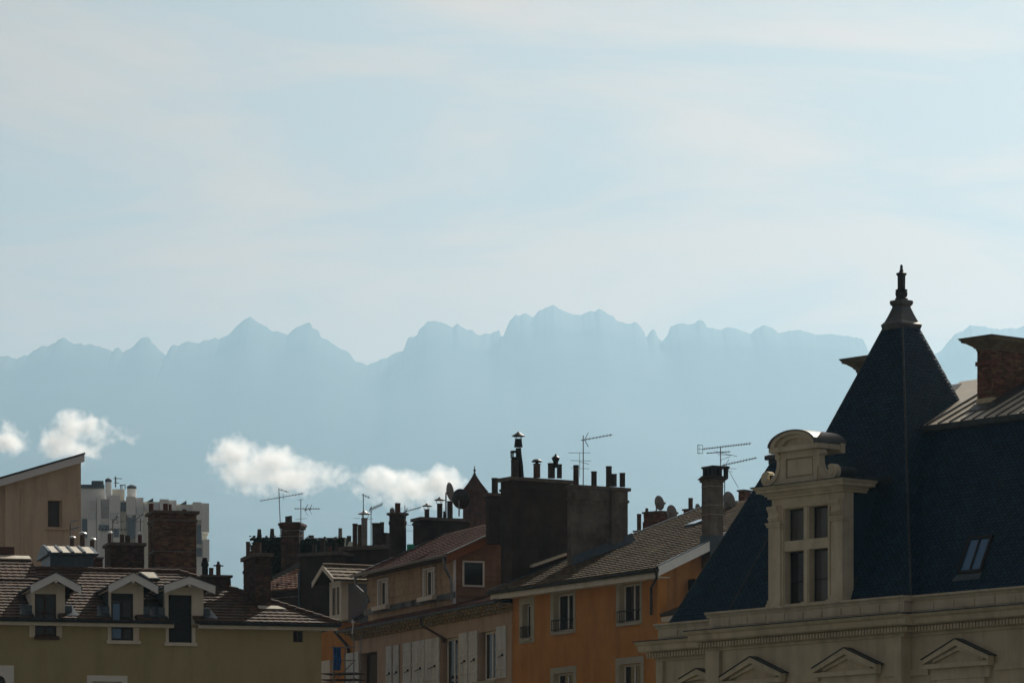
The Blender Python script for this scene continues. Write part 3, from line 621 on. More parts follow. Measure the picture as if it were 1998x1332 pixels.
    for (a0_, a1_, c0, c1) in ((gu0-b, gu0, gz0-b, gz1+b), (gu1, gu1+b, gz0-b, gz1+b), (gu0, gu1, gz0-b, gz0), (gu0, gu1, gz1, gz1+b)):
        sk.prism([at(a0_, c0, .02), at(a1_, c0, .02), at(a1_, c1, .02), at(a0_, c1, .02)], nm*.09)
    S = sk.build('skylight', 'soot_metal', R); um = (gu0+gu1)/2
    for a0_, a1_ in ((gu0, um-.03), (um+.03, gu1)): MB().prism([at(a0_, gz0, .03), at(a1_, gz0, .03), at(a1_, gz1, .03), at(a0_, gz1, .03)], nm*.03).build('pane', 'painted_sky_glass', S)
    MB().prism([at(um-.03, gz0, .03), at(um+.03, gz0, .03), at(um+.03, gz1, .03), at(um-.03, gz1, .03)], nm*.07).build('glazing_bar', 'soot_metal', S)
    MB().prism([at(gu0-.25, gz0-.30, .03), at(gu1+.05, gz0-.30, .03), at(gu1+.1, gz0-.1, .03), at(gu0-.1, gz0-.1, .03)], nm*.03).build('flashing', 'zinc_blue', S)
    # -- stone dormer on the tower front
    build_dormer(M, R, zr, v0, leanv)
    return M
def build_dormer(M, R, zr, vslate, lean):
    v = .30; U = lambda x, o=0.0: M.U(x, v+o); xr = 1578.0
    # heights read at the dormer's middle so that courses stay level
    Zc = lambda y, o=0.0: M.Z(xr, y, v+o)
    L, Rr = U(1506), U(1647); zb = Zc(1186); ztop = Zc(966)
    ul0, ul1, ur0, ur1 = U(1531), U(1568), U(1578), U(1616.5)
    zu0, zu1, zw0, zw1 = Zc(1051), Zc(988), Zc(1174), Zc(1071)
    body = wall_with_holes(L, Rr, zb-.4, ztop, v, v+.42, [(ul0, ul1, zu0, zu1), (ur0, ur1, zu0, zu1), (ul0, ul1, zw0, zw1), (ur0, ur1, zw0, zw1)])
    D = body.build('dormer', 'limestone_pale', R)
    def pt(o): return o
    # inner chamfered frames round the four lights
    for a, b, c, d in ((ul0, ul1, zu0, zu1), (ur0, ur1, zu0, zu1), (ul0, ul1, zw0, zw1), (ur0, ur1, zw0, zw1)):
        m = MB(); t = .05
        for q in ((a, a+t, c, d), (b-t, b, c, d), (a+t, b-t, d-t, d), (a+t, b-t, c, c+t)): m.box(q[0], q[1], v+.26, v+.34, q[2], q[3])
        if c == zw0: m.box(a+t, b-t, v+.27, v+.33, (c+d)/2-.12-.02, (c+d)/2-.12+.02)
        m.build('window_frame', 'soot_metal', D)
        MB().box(a+t, b-t, v+.29, v+.31, c+t, d-t).build('pane', 'curtain_glass' if b == ur1 or c == zu0 else 'window_glass', D)
    # transom and mullion proud of the wall, flat architrave round the cross window
    m = MB(); m.box(ul0-.10, ul0-.02, v-.05, v, zw0, zu1+.10); m.box(ur1+.02, ur1+.10, v-.05, v, zw0, zu1+.10); m.box(ul0-.02, ur1+.02, v-.05, v, zu1+.03, zu1+.10); m.build('architrave', 'limestone_pale', D)
    m = MB(); m.box(ul1+.04, ur0-.04, v-.03, v-.002, zw0, zw1+.0); m.box(ul1+.04, ur0-.04, v-.03, v-.002, zu0, zu1); m.build('mullion', 'limestone_pale', D)
    # pilasters with bases, capitals and upper consoles
    for a, b in ((L-.04, U(1527)), (U(1627), Rr+.04)):
        MB().box(a, b, v-.12, v-.001, zb-.3, ztop-.25).build('pilaster', 'limestone_pale', D)
        m = MB(); zc = Zc(1017); m.box(a-.08, b+.08, v-.20, v+.10, zc, zc+.07); m.box(a-.05, b+.05, v-.17, v+.08, zc-.08, zc-.002); m.build('capital', 'limestone_pale', D)
        m = MB(); zq = Zc(1172); m.box(a-.06, b+.06, v-.19, v+.05, zb-.3, zq); m.box(a-.03, b+.03, v-.155, v+.05, zq+.002, zq+.12); m.build('pilaster_base', 'limestone_pale', D)
        m = MB(); z1 = ztop-.26; z0 = zc+.08; hgt = z1-z0
        prof = [(-.121, z0), (-.15, z0+.02), (-.22, z0+hgt*.25), (-.16, z0+hgt*.42), (-.18, z0+hgt*.6), (-.26, z0+hgt*.85), (-.26, z1), (-.121, z1)]
        m.prism([(a+.05, v+p, q) for p, q in prof], (b-a-.10, 0, 0)); m.build('console', 'limestone_pale', D)
    for a, b in ((ul0-.12, ul0+.0), (ul1+.0, ur0-.0), (ur1, ur1+.12)):
        MB().box(a-.03, b+.03, v-.10, v+.2, zb-.3, zw0+.02).build('jamb_base', 'limestone_pale', D)
    # cheeks in slate behind the stone front
    zk = ztop+.1; vs_top = vslate+lean*(zk-zr)+.15
    for a, b in ((L+.12, L+.2), (Rr-.2, Rr-.12)):
        MB().prism([(a, v+.40, zb-.3), (a, v+.40, zk), (a, vs_top, zk)], (b-a, 0, 0)).build('cheek', 'slate', D)
    MB().prism([(Rr-.02, v+.42, zb+.9), (Rr-.02, v+.42, zb-.2), (Rr-.02, v+.75, zb+1.0)], (.05, 0, 0)).build('flashing', 'dark_lead', D)
    # entablature: stacked mouldings returned along the sides
    z = ztop
    for o, hgt in ((.03, .08), (.10, .06), (.16, .04), (.30, .10), (.36, .05), (.42, .04)):
        vb = vs_top-.70 if o > .2 else vs_top-.8
        MB().box(L-.04-o, Rr+.04+o, v-.10-o, vb, z+.001, z+hgt).build('cornice_moulding', 'limestone_pale', D); z += hgt
    m = MB(); m.prism([(L-.48, v-.55, z+.001), (L-.48, v-.55, z+.025), (L-.48, vs_top+.3, z+.16), (L-.48, vs_top+.3, z+.001)], (Rr-L+.96, 0, 0)); m.build('lead_cover', 'dark_lead', D)
    # attic block with a sunk panel
    A0, A1 = U(1525), U(1597); zA = z+.03; zA1 = Zc(877); va = v-.06
    m = wall_with_holes(A0, A1, zA, zA1, va, va+.10, [(A0+.25, A1-.20, zA+.22, zA1-.22)]); m.box(A0, A1, va+.10, va+.26, zA, zA1)
    m.build('attic_block', 'limestone_pale', D)
    MB().box(A0+.31, A1-.26, va+.03, va+.099, zA+.28, zA1-.28).build('attic_panel', 'limestone_pale', D)
    # scroll volutes beside the attic
    def volute(sg, uin):
        # J-shaped scroll band: down beside the attic, out along the cornice, curling up at its end
        hgt = zA1-zA; w = .74; c0 = V3((uin+sg*w, 0, zA+w*.92)); pts = []
        pts.append((uin+sg*.07, zA1-.16))
        for i in range(15):
            a = math.pi+(math.pi*.5)*i/14*1.0; pts.append((uin+sg*(.07+(w*.80)*(1+math.cos(a))), zA+.12+w*.86*(1+math.sin(a))))
        x1, z1 = pts[-1]; r = .17
        for i in range(1, 12):
            a = -math.pi/2+math.pi*1.25*i/11; pts.append((x1+sg*r*math.cos(a), z1+r+r*math.sin(a)))
        band = MB(); hw = .075
        def off(i):
            p, q = pts[max(0, i-1)], pts[min(len(pts)-1, i+1)]; t = V3((q[0]-p[0], 0, q[1]-p[1])).normalized(); return V3((-t.z, 0, t.x))*hw
        for i in range(len(pts)-1):
            a, b = V3((pts[i][0], 0, pts[i][1])), V3((pts[i+1][0], 0, pts[i+1][1])); na, nb = off(i), off(i+1)
            band.hexa([a-na+V3((0, va-.02, 0)), b-nb+V3((0, va-.02, 0)), b-nb+V3((0, va+.20, 0)), a-na+V3((0, va+.20, 0)), a+na+V3((0, va-.02, 0)), b+nb+V3((0, va-.02, 0)), b+nb+V3((0, va+.20, 0)), a+na+V3((0, va+.20, 0))])
        vol = band.build('volute', 'limestone_pale', D)
        for cu, cz, rr in ((x1+sg*.02, z1+r, .13), (uin+sg*.09, zA1-.13, .115)):
            n = 16; MB().prism([(cu+rr*math.cos(2*math.pi*i/n), va-.05, cz+rr*math.sin(2*math.pi*i/n)) for i in range(n)], (0, .30, 0)).build('volute_eye', 'limestone_pale', vol)
        MB().tube((x1+sg*.02, va+.06, z1+r), (x1+sg*.02, va+(.95 if sg > 0 else .5), z1+r), r+.02, 14).build('scroll_roll', 'dark_lead', vol)
        web = [(uin, va+.04, zA)]+[(p[0], va+.04, p[1]) for p in pts[:15][::-1] if True]+[(uin, va+.04, zA1-.2)]
        web.insert(1, (pts[14][0], va+.04, zA)); MB().prism(web, (0, .14, 0)).build('volute_web', 'limestone_pale', vol)
    volute(-1, A0); volute(1, A1)
    # segmental pediment with a barrel of lead
    B0, B1 = A0-.22, A1+.10; zB = zA1; bc = (B0+B1)/2; w = (B1-B0)/2
    MB().box(B0-.10, B1+.10, va-.22, va+.84, zB+.001, zB+.16).build('attic_cornice', 'limestone_pale', D)
    zs = zB+.162; rise = Zc(833.5)-zs-.05
    def arc(ww, rr, n=18): return [(bc+ww*math.cos(math.pi*(1-i/n)), rr*math.sin(math.pi*i/n)) for i in range(n+1)]
    def arch(w0, r0, w1, r1, va0, va1, name, mat, zoff=0.0):
        m = MB(); a, b = arc(w0, r0), arc(w1, r1)
        for i in range(len(a)-1):
            m.hexa([(a[i][0], va0, zs+a[i][1]), (a[i+1][0], va0, zs+a[i+1][1]), (a[i+1][0], va1, zs+a[i+1][1]), (a[i][0], va1, zs+a[i][1]),
                    (b[i][0], va0, zs+b[i][1]), (b[i+1][0], va0, zs+b[i+1][1]), (b[i+1][0], va1, zs+b[i+1][1]), (b[i][0], va1, zs+b[i][1])])
        return m.build(name, mat, D)
    arch(w*.60, rise*.50, w*.84, rise*.74, va-.10, va+.5, 'inner_arch', 'limestone_pale')
    arch(w*.84, rise*.74, w*1.02, rise*.93, va-.24, va+.8, 'outer_arch', 'limestone_pale')
    MB().prism([(x, va+.02, zs+y) for x, y in arc(w*.61, rise*.51)], (0, .4, 0)).build('tympanum', 'limestone_pale', D)
    arch(w*1.02, rise*.93, w*1.10, rise*1.0, va-.28, va+1.15, 'barrel_roof', 'lead')
    MB().box(B0-.08, B1+.12, va+.85, va+1.05, zB-.1, zs+.05).build('barrel_side', 'limestone_pale', D)
build_mansion()
# ------------------------------------------------------------------ orange house
def shutter_leaf(root, u0, u1, z0, z1, v, mat='shutter_paint'):
    """Ledged leaf: narrow vertical boards with grooves, two ledges and an iron stay."""
    u0, u1 = min(u0, u1), max(u0, u1); n = 4; w = (u1-u0)/n; m = MB()
    m.box(u0, u1, v-.025, v-.003, z0, z1)
    for k in range(n): m.box(u0+k*w+.012, u0+(k+1)*w-.012, v-.045, v-.0255, z0+.004, z1-.004)
    S = m.build('shutter', mat, root)
    for t in (.2, .55, .86): MB().box(u0+.02, u1-.02, v-.068, v-.0455, z0+(z1-z0)*t-.05, z0+(z1-z0)*t+.05).build('ledge', mat, S)
    m = MB(); m.tube((u0+(u1-u0)*.3, v-.085, z0+(z1-z0)*.40), (u0+(u1-u0)*.75, v-.085, z0+(z1-z0)*.44), .018, 5); m.ring((u0+(u1-u0)*.75, v-.09), [(.04, z0+(z1-z0)*.44-.05), (.04, z0+(z1-z0)*.44+.05)], 8); m.build('iron_stay', 'black_iron', S)
def build_orange():
    H = House('orange_house', 1283, 185.0, -58.5, 'orange rendered house with tan tiled roof and grey window surrounds', 'house'); R = H.root
    uL = H.U(1000, 0); zf = H.Z(1120, 1142, 0)
    ov = .6
    A = H.onv(958, 1157, -ov); B = H.onv(1284, 1110, -ov); zE = (A.z+B.z)/2+.06; A.z = B.z = zE
    C = H.onu(1385, 986, A.x); pitch = (C.z-zE)/(C.y+ov); nr = V3((0, -pitch, 1)).normalized(); P0 = V3((0, -ov, zE))
    Rv = H.onp(1400, 1052, P0, nr); E2 = B.x; k = (Rv.x-E2)/(Rv.y+ov)     # right verge splays
    LEN = C.y+ov-.25; zt = lambda v: zE+pitch*(v+ov)
    opens = []
    def win(fl, fr, ft, fb, ol, orr, ot, ob, rail=True, low=False, mull=True):
        xm = (ol+orr)/2; a, b = H.U(ol), H.U(orr); t = H.Z(xm, ot); bt = H.Z(xm, ob); f0, f1 = H.U(fl), H.U(fr); f2, f3 = H.Z((fl+fr)/2, fb), H.Z((fl+fr)/2, ft)
        opens.append((a, b, bt, t)); return (f0, f1, f2, f3, a, b, bt, t, rail, low, mull)
    ws = [win(1014, 1043, 1165, 1254, 1020, 1036, 1178, 1244, True, False, False), win(1075, 1123, 1147, 1236, 1081, 1119, 1157, 1230), win(1203, 1253, 1128, 1219, 1209, 1249, 1138, 1213),
          win(1075, 1125, 1300, 1400, 1081, 1119, 1312, 1394, True, True), win(1202, 1256, 1281, 1385, 1209, 1251, 1294, 1378, True, True)]
    ztop = zt(0)-.12
    wall_with_holes(uL, 0, 0, ztop, 0, .45, opens).build('wall', 'orange_render', R)
    # body behind, flank wall towards the right under the verge
    e = k; vb = 11.0
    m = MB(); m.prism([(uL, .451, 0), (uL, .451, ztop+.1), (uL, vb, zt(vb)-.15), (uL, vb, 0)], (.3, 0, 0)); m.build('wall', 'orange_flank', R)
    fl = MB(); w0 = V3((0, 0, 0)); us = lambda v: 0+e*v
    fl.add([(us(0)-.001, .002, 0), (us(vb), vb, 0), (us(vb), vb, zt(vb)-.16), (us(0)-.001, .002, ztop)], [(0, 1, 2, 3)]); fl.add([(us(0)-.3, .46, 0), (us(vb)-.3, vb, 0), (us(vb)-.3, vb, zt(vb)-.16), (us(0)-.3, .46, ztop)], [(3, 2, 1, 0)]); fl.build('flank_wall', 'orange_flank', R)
    MB().box(uL+.1, -.4, 2.0, 2.1, 0, ztop-.3).build('room_partition', 'room_dark', R)
    for (f0, f1, f2, f3, a, b, bt, t, rail, low, mull) in ws:
        fr = MB(); w = .03
        fr.box(f0, a, -w, -.001, f2, f3); fr.box(b, f1, -w, -.001, f2, f3); fr.box(a, b, -w, -.001, t, f3); fr.box(a, b, -w, -.001, f2, bt)
        F = fr.build('window_surround', 'grey_stone_trim', R)
        MB().box(a-.02, b+.08, -.12, -.031, bt-.14, bt-.03).build('sill', 'grey_stone_trim', F)
        rv = MB(); rv.add([(a+.003, .0, bt), (a+.003, .30, bt), (a+.003, .30, t), (a+.003, 0, t)], [(0, 1, 2, 3)]); rv.build('reveal', 'grey_stone_trim', F)
        sash(H, R, a, b, bt, t, 0, .24, mull=mull, fw=.075)
        if rail:
            g = MB(); zt2 = bt+.46
            g.tube((a-.05, -.10, zt2), (b+.05, -.10, zt2), .022); g.tube((a-.05, -.10, bt+.06), (b+.05, -.10, bt+.06), .018)
            n = 9
            for i in range(n+1): x = a-.04+(b-a+.08)*i/n; g.tube((x, -.10, bt+.06), (x, -.10, zt2), .011, 5)
            g.tube((a-.05, -.10, zt2), (a-.05, .0, zt2), .018); g.tube((b+.05, -.10, zt2), (b+.05, .0, zt2), .018)
            g.build('balcony_rail', 'black_iron', R)
    # roof deck and tiles
    sl = V3((0, 1, pitch)).normalized(); L3 = LEN*math.hypot(1, pitch); c = 1/math.hypot(1, pitch)
    dk = MB(); dk.slab([(A.x, -ov, zE), (E2, -ov, zE), (E2+k*LEN, LEN-ov, zt(LEN-ov)), (A.x, LEN-ov, zt(LEN-ov))], .10); RF = dk.build('roof', 'roof_under', R)
    tiles('tile_field', (A.x, -ov-.04, zE+.005), (1, 0, 0), sl, lambda d: (.0, E2-A.x+k*d*c), L3, .30, .36, 'tile_tan', RF, lift=.062, seed=5)
    # zinc verge strips, white verge board on the right, gutter and cream fascia
    vz = MB(); vz.slab([(A.x-.25, -ov, zE+.08), (A.x+.02, -ov, zE+.10), (A.x+.02, LEN-ov, zt(LEN-ov)+.10), (A.x-.25, LEN-ov, zt(LEN-ov)+.08)], .12); vz.build('verge_flashing', 'zinc_blue', R)
    q0 = V3((E2, -ov, zE)); q1 = V3((E2+k*LEN, LEN-ov, zt(LEN-ov))); vb_ = MB(); vb_.prism([q0+V3((.0, 0, .10)), q0+V3((0, 0, -.30)), q1+V3((0, 0, -.30)), q1+V3((0, 0, .10))], (.05, 0, 0)); vb_.build('verge_board', 'white_board', R)
    vz = MB(); vz.slab([q0+V3((-.12, 0, .13)), q0+V3((.08, 0, .13)), q1+V3((.08, 0, .13)), q1+V3((-.12, 0, .13))], .03); vz.build('verge_flashing', 'zinc_blue', R)
    MB().box(A.x-.1, E2, -ov+.03, -ov+.07, zE-.36, zE-.06).build('fascia_board', 'cream_paint', R)
    MB().box(A.x-.1, E2-.05, -ov+.071, -.005, zE-.34, zE-.31).build('soffit', 'cream_paint', R)
    g = MB(); n = 8
    prof = [(-ov-.02+.09*math.cos(math.pi+math.pi*i/n), zE-.02+.13*math.sin(math.pi+math.pi*i/n)) for i in range(n+1)]
    g.prism([(A.x-.15, p-.05, q) for p, q in prof], (E2-A.x+.2, 0, 0)); g.build('gutter', 'gutter_dark', R)
    zdp = H.Z(1278, 1198, -.15)
    dp = MB(); dp.path([(E2-.12, -ov-.02, zE-.15), (E2-.12, -ov+.02, zE-.35), (-.25, -.14, zE-.65), (-.25, -.14, zdp)], .055); dp.build('downpipe', 'gutter_dark', R)
    # roof window near the top
    a = H.onp(1336, 1031, P0, nr); w = MB(); n2 = nr
    def onroof(u, v, o): return V3((u, v, zt(v)))+nr*o
    uu, vv = a.x, a.y
    w.prism([onroof(uu, vv, .05), onroof(uu+.85, vv, .05), onroof(uu+.85, vv+.75, .05), onroof(uu, vv+.75, .05)], nr*.10); RW = w.build('roof_window', 'zinc_blue', R)
    MB().prism([onroof(uu+.08, vv+.08, .15), onroof(uu+.77, vv+.08, .15), onroof(uu+.77, vv+.67, .15), onroof(uu+.08, vv+.67, .15)], nr*.012).build('pane', 'painted_sky_glass', RW)
    # ---- party-wall stack standing on the tiles (long side along v)
    p = H.onp(1119, 1104, P0, nr); su1 = p.x; sv0 = p.y; sv1 = H.W(1225, su1); su0 = H.U(1107, sv0)
    zt1 = H.ZU(1180, 949, su1)
    st = chimney(H, su0, su1, sv0, sv1, p.z-1.2, zt1, 'grey_render', over=.10, cap=.14, band=.52)
    sv2 = H.W(1190, su1); MB().box(su1, su1+.16, sv2, sv1-.35, p.z-.5, zt1-.16).build('pilaster', 'grey_render', st)
    MB().box(su1+.0, su1+.22, sv2-.05, sv1-.28, zt1-.158, zt1-.01).build('cap_slab', 'slab_stone', st)
    m = MB(); m.prism([(su1, sv0-.1, zt(sv0)+.02), (su1+.3, sv0-.1, zt(sv0)+.02), (su1+.3, sv0-.1, zt(sv0)+.07), (su1, sv0-.1, zt(sv0)+.40)], (0, sv1-sv0+.3, pitch*(sv1-sv0+.3))); m.build('flashing', 'zinc_blue', st)
    sm = (su0+su1)/2
    def pots_u(ch, u, items, mat='pot_clay'):
        for it in items:
            x, yt, yb, w = it[:4]; cw = it[4] if len(it) > 4 else None; tp = it[5] if len(it) > 5 else 1.0; mt = it[6] if len(it) > 6 else mat
            q = H.onu(x, yb, u); t = H.onu(x, yt, u); r = w/2/FPX*H.depth(u, q.y); pot(ch, u, q.y, q.z, t.z-q.z, r, mt, cw, tp)
    pots_u(st, sm, [(1124, 906, 948, 11), (1159, 918, 948, 11), (1188, 908, 947, 11.5), (1197.5, 923, 947, 12), (1214.5, 921, 948, 11)], 'dark_pot')
    # ---- tall rendered stack on the party wall behind the left verge
    u1 = A.x-.32; v0 = H.W(999, u1); v1 = H.W(1112, u1); u0 = H.U(977, v0)
    zt2 = H.ZU(1050, 933, u1); z0 = H.ZU(1000, 1250, u1)
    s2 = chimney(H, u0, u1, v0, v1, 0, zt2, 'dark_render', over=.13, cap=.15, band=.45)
    sm = (u0+u1)/2
    pots_u(s2, sm, [(1004.5, 896, 930, 15, 'lantern'), (1047.5, 903, 930, 13.5, 'mushroom', 1.0, 'pot_clay'), (1076, 902, 931, 14), (1091.5, 904, 931, 10)], 'dark_pot')
    q = H.onu(1083, 906, sm+.1); pot(s2, sm+.15, q.y, q.z-.1, .12, .13, 'soot_metal', 'lamp')
    # black steel flue with a cone and a rain hat
    q = H.onu(1017, 930, sm); t = H.onu(1011.5, 874, sm); D = H.depth(sm, q.y); S = D/FPX
    fl = MB(); pts = [V3((sm, q.y, q.z-.05)), V3((sm, H.W(1015, sm), H.ZU(1015, 905, sm))), V3((sm, H.W(1012.5, sm), H.ZU(1012.5, 888, sm))), V3((sm, t.y, t.z))]
    fl.path(pts, 5.6*S, 12); fl.ring((t.x, t.y), [(8.5*S, H.ZU(1011, 872, sm)), (6.6*S, H.ZU(1011, 856, sm)), (6*S, H.ZU(1011, 856, sm))], 14)
    F = fl.build('steel_flue', 'soot_metal', s2)
    hz = lambda y: H.ZU(1011, y, sm); hm = MB(); hm.ring((t.x, t.y), [(12.8*S, hz(851)), (12.8*S, hz(850)), (5*S, hz(845)), (.6*S, hz(841.5))], 16)
    for kk in range(4): an = kk*1.57+.5; hm.tube((t.x+5.8*S*math.cos(an), t.y+5.8*S*math.sin(an), hz(857)), (t.x+9*S*math.cos(an), t.y+9*S*math.sin(an), hz(850)), .6*S, 5)
    hm.build('rain_hat', 'soot_metal', s2)
    m = MB(); a = H.onu(1040, 1106, A.x-.05); b = H.onu(1106, 1083, A.x-.05); m.prism([a+V3((0, 0, 0)), a+V3((-.35, 0, .02)), a+V3((-.35, 0, .12)), a+V3((0, 0, .10))], b-a); m.build('zinc_coping', 'zinc', R)
    # ---- square chimney at the right verge
    p = H.onp(1380, 1060, P0, nr); cu = p.x; v0 = p.y; u0 = H.U(1369, v0); u1 = H.U(1386, v0); v1 = H.W(1411, u1)
    zt3 = H.Z(1380, 935, v0)
    c3 = chimney(H, u0, u1, v0, v1, p.z-1, zt3, 'grey_render', over=.06, cap=.10)
    um, vm = (u0+u1)/2, (v0+v1)/2; m = MB()
    m.ring((um, vm), [(.55, zt3), (.62, zt3+.02), (.45, zt3+.16)], 10); m.build('mortar_crown', 'dark_render', c3)
    m = MB(); w = .38; zc = zt3+.15
    for a_, b_ in ((-1, -1), (1, -1), (-1, 1), (1, 1), (0, -1), (1, 0)): m.box(um+a_*w*.8-.07, um+a_*w*.8+.07, vm+.15+b_*w*.8-.07, vm+.15+b_*w*.8+.07, zc-.1, zc+.32)
    m.box(um-w*1.1, um+w*1.1, vm+.15-w*1.1, vm+.15+w*1.1, zc+.321, zc+.40); m.build('open_cowl', 'soot_metal', c3)
    for yb in (948, 985, 1003):
        zz = H.Z(1380, yb, v0); MB().box(u0-.015, u1+.015, v0-.015, v1+.015, zz-.02, zz+.02).build('iron_strap', 'pot_grey', c3)
    MB().box(u0-.05, u1+.05, v0-.05, v1+.05, p.z-.5, H.Z(1380, 1044, v0)).build('flashing', 'zinc_blue', c3)
    # small lean-to roof against the flank
    z0 = H.Z(1290, 1196, -.1); z1 = H.Z(1300, 1160, 1.2)
    lt = MB(); lt.slab([(.0, .1, z0), (1.2, .1, z0), (1.2, 2.6, z0+1.0), (.05, 2.6, z0+1.0)], .10); lt.build('lean_to_roof', 'dark_lead', R)
    MB().box(.02, 1.15, .15, .35, z0-.30, z0-.12).build('lean_to_fascia', 'cream_paint', R)
    return H, zt, P0, nr, A
mk('dark_pot', (.045, .038, .034), (.085, .068, .058), scale=6, rough=.85, stain=(.02, .02, .02), stain_amt=.6)
OR = build_orange()
# ------------------------------------------------------------------ pale house with shutters and brown gable
def build_cream():
    H = House('shuttered_house', 998, 194.5, -67.0, 'pale pink house with grey shutters, tiled red roof and brown shingled gable', 'house'); R = H.root
    uL = H.U(692, 0); zc = H.Z(900, 1211, 0); zg = H.Z(900, 1183, -.75)
    zp = lambda x, y, v=0.0: H.Z(x, y, v)
    # windows and shutters on the lower front
    wt, wb = zp(950, 1231), zp(950, 1326); ops = [(H.U(934), H.U(967), wb, wt), (H.U(860), H.U(893), wb, wt), (H.U(786), H.U(818), wb, wt), (H.U(703), H.U(736), wb, wt)]
    wall_with_holes(uL, 0, 0, zc, 0, .4, ops).build('wall', 'pink_render', R)
    MB().box(uL, -.1, .401, 11, 0, zc).build('inner_wall', 'room_dark', R)
    m = MB(); m.box(-.1, -.001, .401, 11, 0, zc); m.build('wall', 'pink_render', R)
    for i, (a, b, c, d) in enumerate(ops):
        if i == 2: continue
        sash(H, R, a+.25, b, c, d, 0, .22, fw=.09, mull=(i != 3), frame='white_paint' if i < 2 else 'brown_wood')
        f = MB(); f.box(a-.1, b+.1, -.10, -.002, c-.16, c-.02); f.build('sill', 'grey_stone_trim', R)
    zs0, zs1 = wb-.02, wt+.12
    for x0, x1 in ((968, 987), (914, 931), (895.5, 912.5), (829, 857), (804, 828), (786, 802), (753, 764), (767, 778), (673, 700)): shutter_leaf(R, H.U(x0, -.05), H.U(x1, -.05), zs0, zs1, -.02)
    # genoise cornice: stepped courses of round tile ends under the gutter
    gz0, gz1 = zc, zg-.10; n = 3; hh = (gz1-gz0)/n
    core = MB(); core.prism([(uL-.2, -.0, gz0), (uL-.2, -.03, gz0+.02), (uL-.2, -.34, gz1), (uL-.2, .5, gz1), (uL-.2, .5, gz0)], (-uL+.25, 0, 0)); G = core.build('genoise_cornice', 'genoise', R)
    m = MB(); pitch = .42
    for r in range(n):
        v0 = -.20-.19*r; z0 = gz0+hh*r+.02
        x = uL+(pitch/2 if r % 2 else 0)
        while x < .0: m.prism([(x, v0, z0+hh*.05), (x+pitch*.3, v0, z0), (x+pitch*.6, v0, z0+hh*.05), (x+pitch*.62, v0, z0+hh*.7), (x, v0, z0+hh*.7)], (0, .22, 0)); x += pitch
        m.box(uL-.1, .04, v0-.01, v0+.3, z0+hh*.72, z0+hh*.92)
    m.build('genoise_tile', 'genoise', G, kind='stuff')
    g = MB(); pr = [(-.66+.10*math.cos(math.pi+math.pi*i/8), zg+.11*math.sin(math.pi+math.pi*i/8)) for i in range(9)]; g.prism([(uL-.5, p, q) for p, q in pr], (-uL+.4, 0, 0)); g.build('gutter', 'zinc_blue', R)
    d = MB(); x = H.U(829, -.5); d.path([(x, -.70, zg-.05), (x, -.66, zg-.45), (x+.9, -.10, zg-1.0), (x+1.2, -.06, zg-1.25), (x+1.25, -.06, zc-.6)], .06); d.build('downpipe', 'brown_wood', R)
    # narrow front roof up to the set-back storey
    VS = 1.1; uG = H.U(885.5, VS); zs = H.Z(800, 1181, VS); uS = H.U(716, VS)
    p2 = H.onu(984, 1156, uG); pl = (p2.z-zg)/(p2.y+.62); s2 = V3((0, 1, pl)).normalized(); vl = p2.y+.6
    rf = MB(); rf.slab([(uL-.3, -.62, zg+.02), (.05, -.62, zg+.02), (.05, vl, zg+.02+pl*(vl+.62)), (uL-.3, vl, zg+.02+pl*(vl+.62))], .10); LR = rf.build('lower_roof', 'roof_under', R)
    tiles('tile_field', (uL-.2, -.66, zg+.03), (1, 0, 0), s2, lambda dd: (0, -uL), (vl+.6)*math.hypot(1, pl), .36, .36, 'tile_red', LR, lift=.05, seed=9)
    for kk in range(9): xx = uS+(uG-uS)*(kk+.5)/9; MB().box(xx-.9, xx+.8, VS-.04, VS-.012, zs-.05, zs+.22).build('lead_soaker', 'lead', R)
    # set-back storey clad in tan cement tiles
    E0 = H.onv(694, 1128, VS-.45); E1 = H.onv(868, 1086, VS-.45); zE = (E0.z+E1.z)/2+.1; ztop = zE+.1
    w2 = [(H.U(740, VS), H.U(757, VS), H.Z(748, 1181, VS), H.Z(748, 1131, VS)), (H.U(829, VS), H.U(848, VS), H.Z(838, 1163, VS), H.Z(838, 1110, VS))]
    wall_with_holes(uS, uG, zs-.5, ztop, VS+.06, VS+.4, w2).build('upper_wall', 'cladding_tan', R)
    pw, phh = .62, .34; rows = int((ztop-zs-.1)/phh)+1
    for r in range(rows):
        x = uS-(pw/2 if r % 2 else 0)
        while x < uG:
            a, b = max(uS, x)+.006, min(uG, x+pw)-.006; z0 = zs+.2+r*phh; z1 = min(ztop, z0+phh+.02); x += pw
            if b-a < .05 or z1-z0 < .05: continue
            spans = [(a, b)]
            for (h0, h1, h2, h3) in w2:
                if z1 > h2-.05 and z0 < h3+.02: spans = [t for s in spans for t in ((s[0], min(s[1], h0-.05)), (max(s[0], h1+.05), s[1])) if t[1]-t[0] > .05]
            for s, t in spans: MB().hexa([(s, VS-.012, z0), (t, VS-.012, z0), (t, VS+.055, z0), (s, VS+.055, z0), (s, VS+.02, z1), (t, VS+.02, z1), (t, VS+.055, z1), (s, VS+.055, z1)]).build('cladding_tile', 'cladding_tan', R)
    for (a, b, c, dd) in w2:
        f = MB(); t = .10; f.box(a-t, a, VS-.07, VS+.06, c, dd+.06); f.box(b, b+t, VS-.07, VS+.06, c, dd+.06); f.box(a, b, VS-.07, VS+.06, dd, dd+.06); f.build('window_casing', 'white_paint', R)
        sash(H, R, a, b, c, dd, VS, .10, fw=.10); MB().box(a-.35, b+.35, VS-.26, VS+.1, c-.20, c-.005).build('sill', 'cream_paint', R)
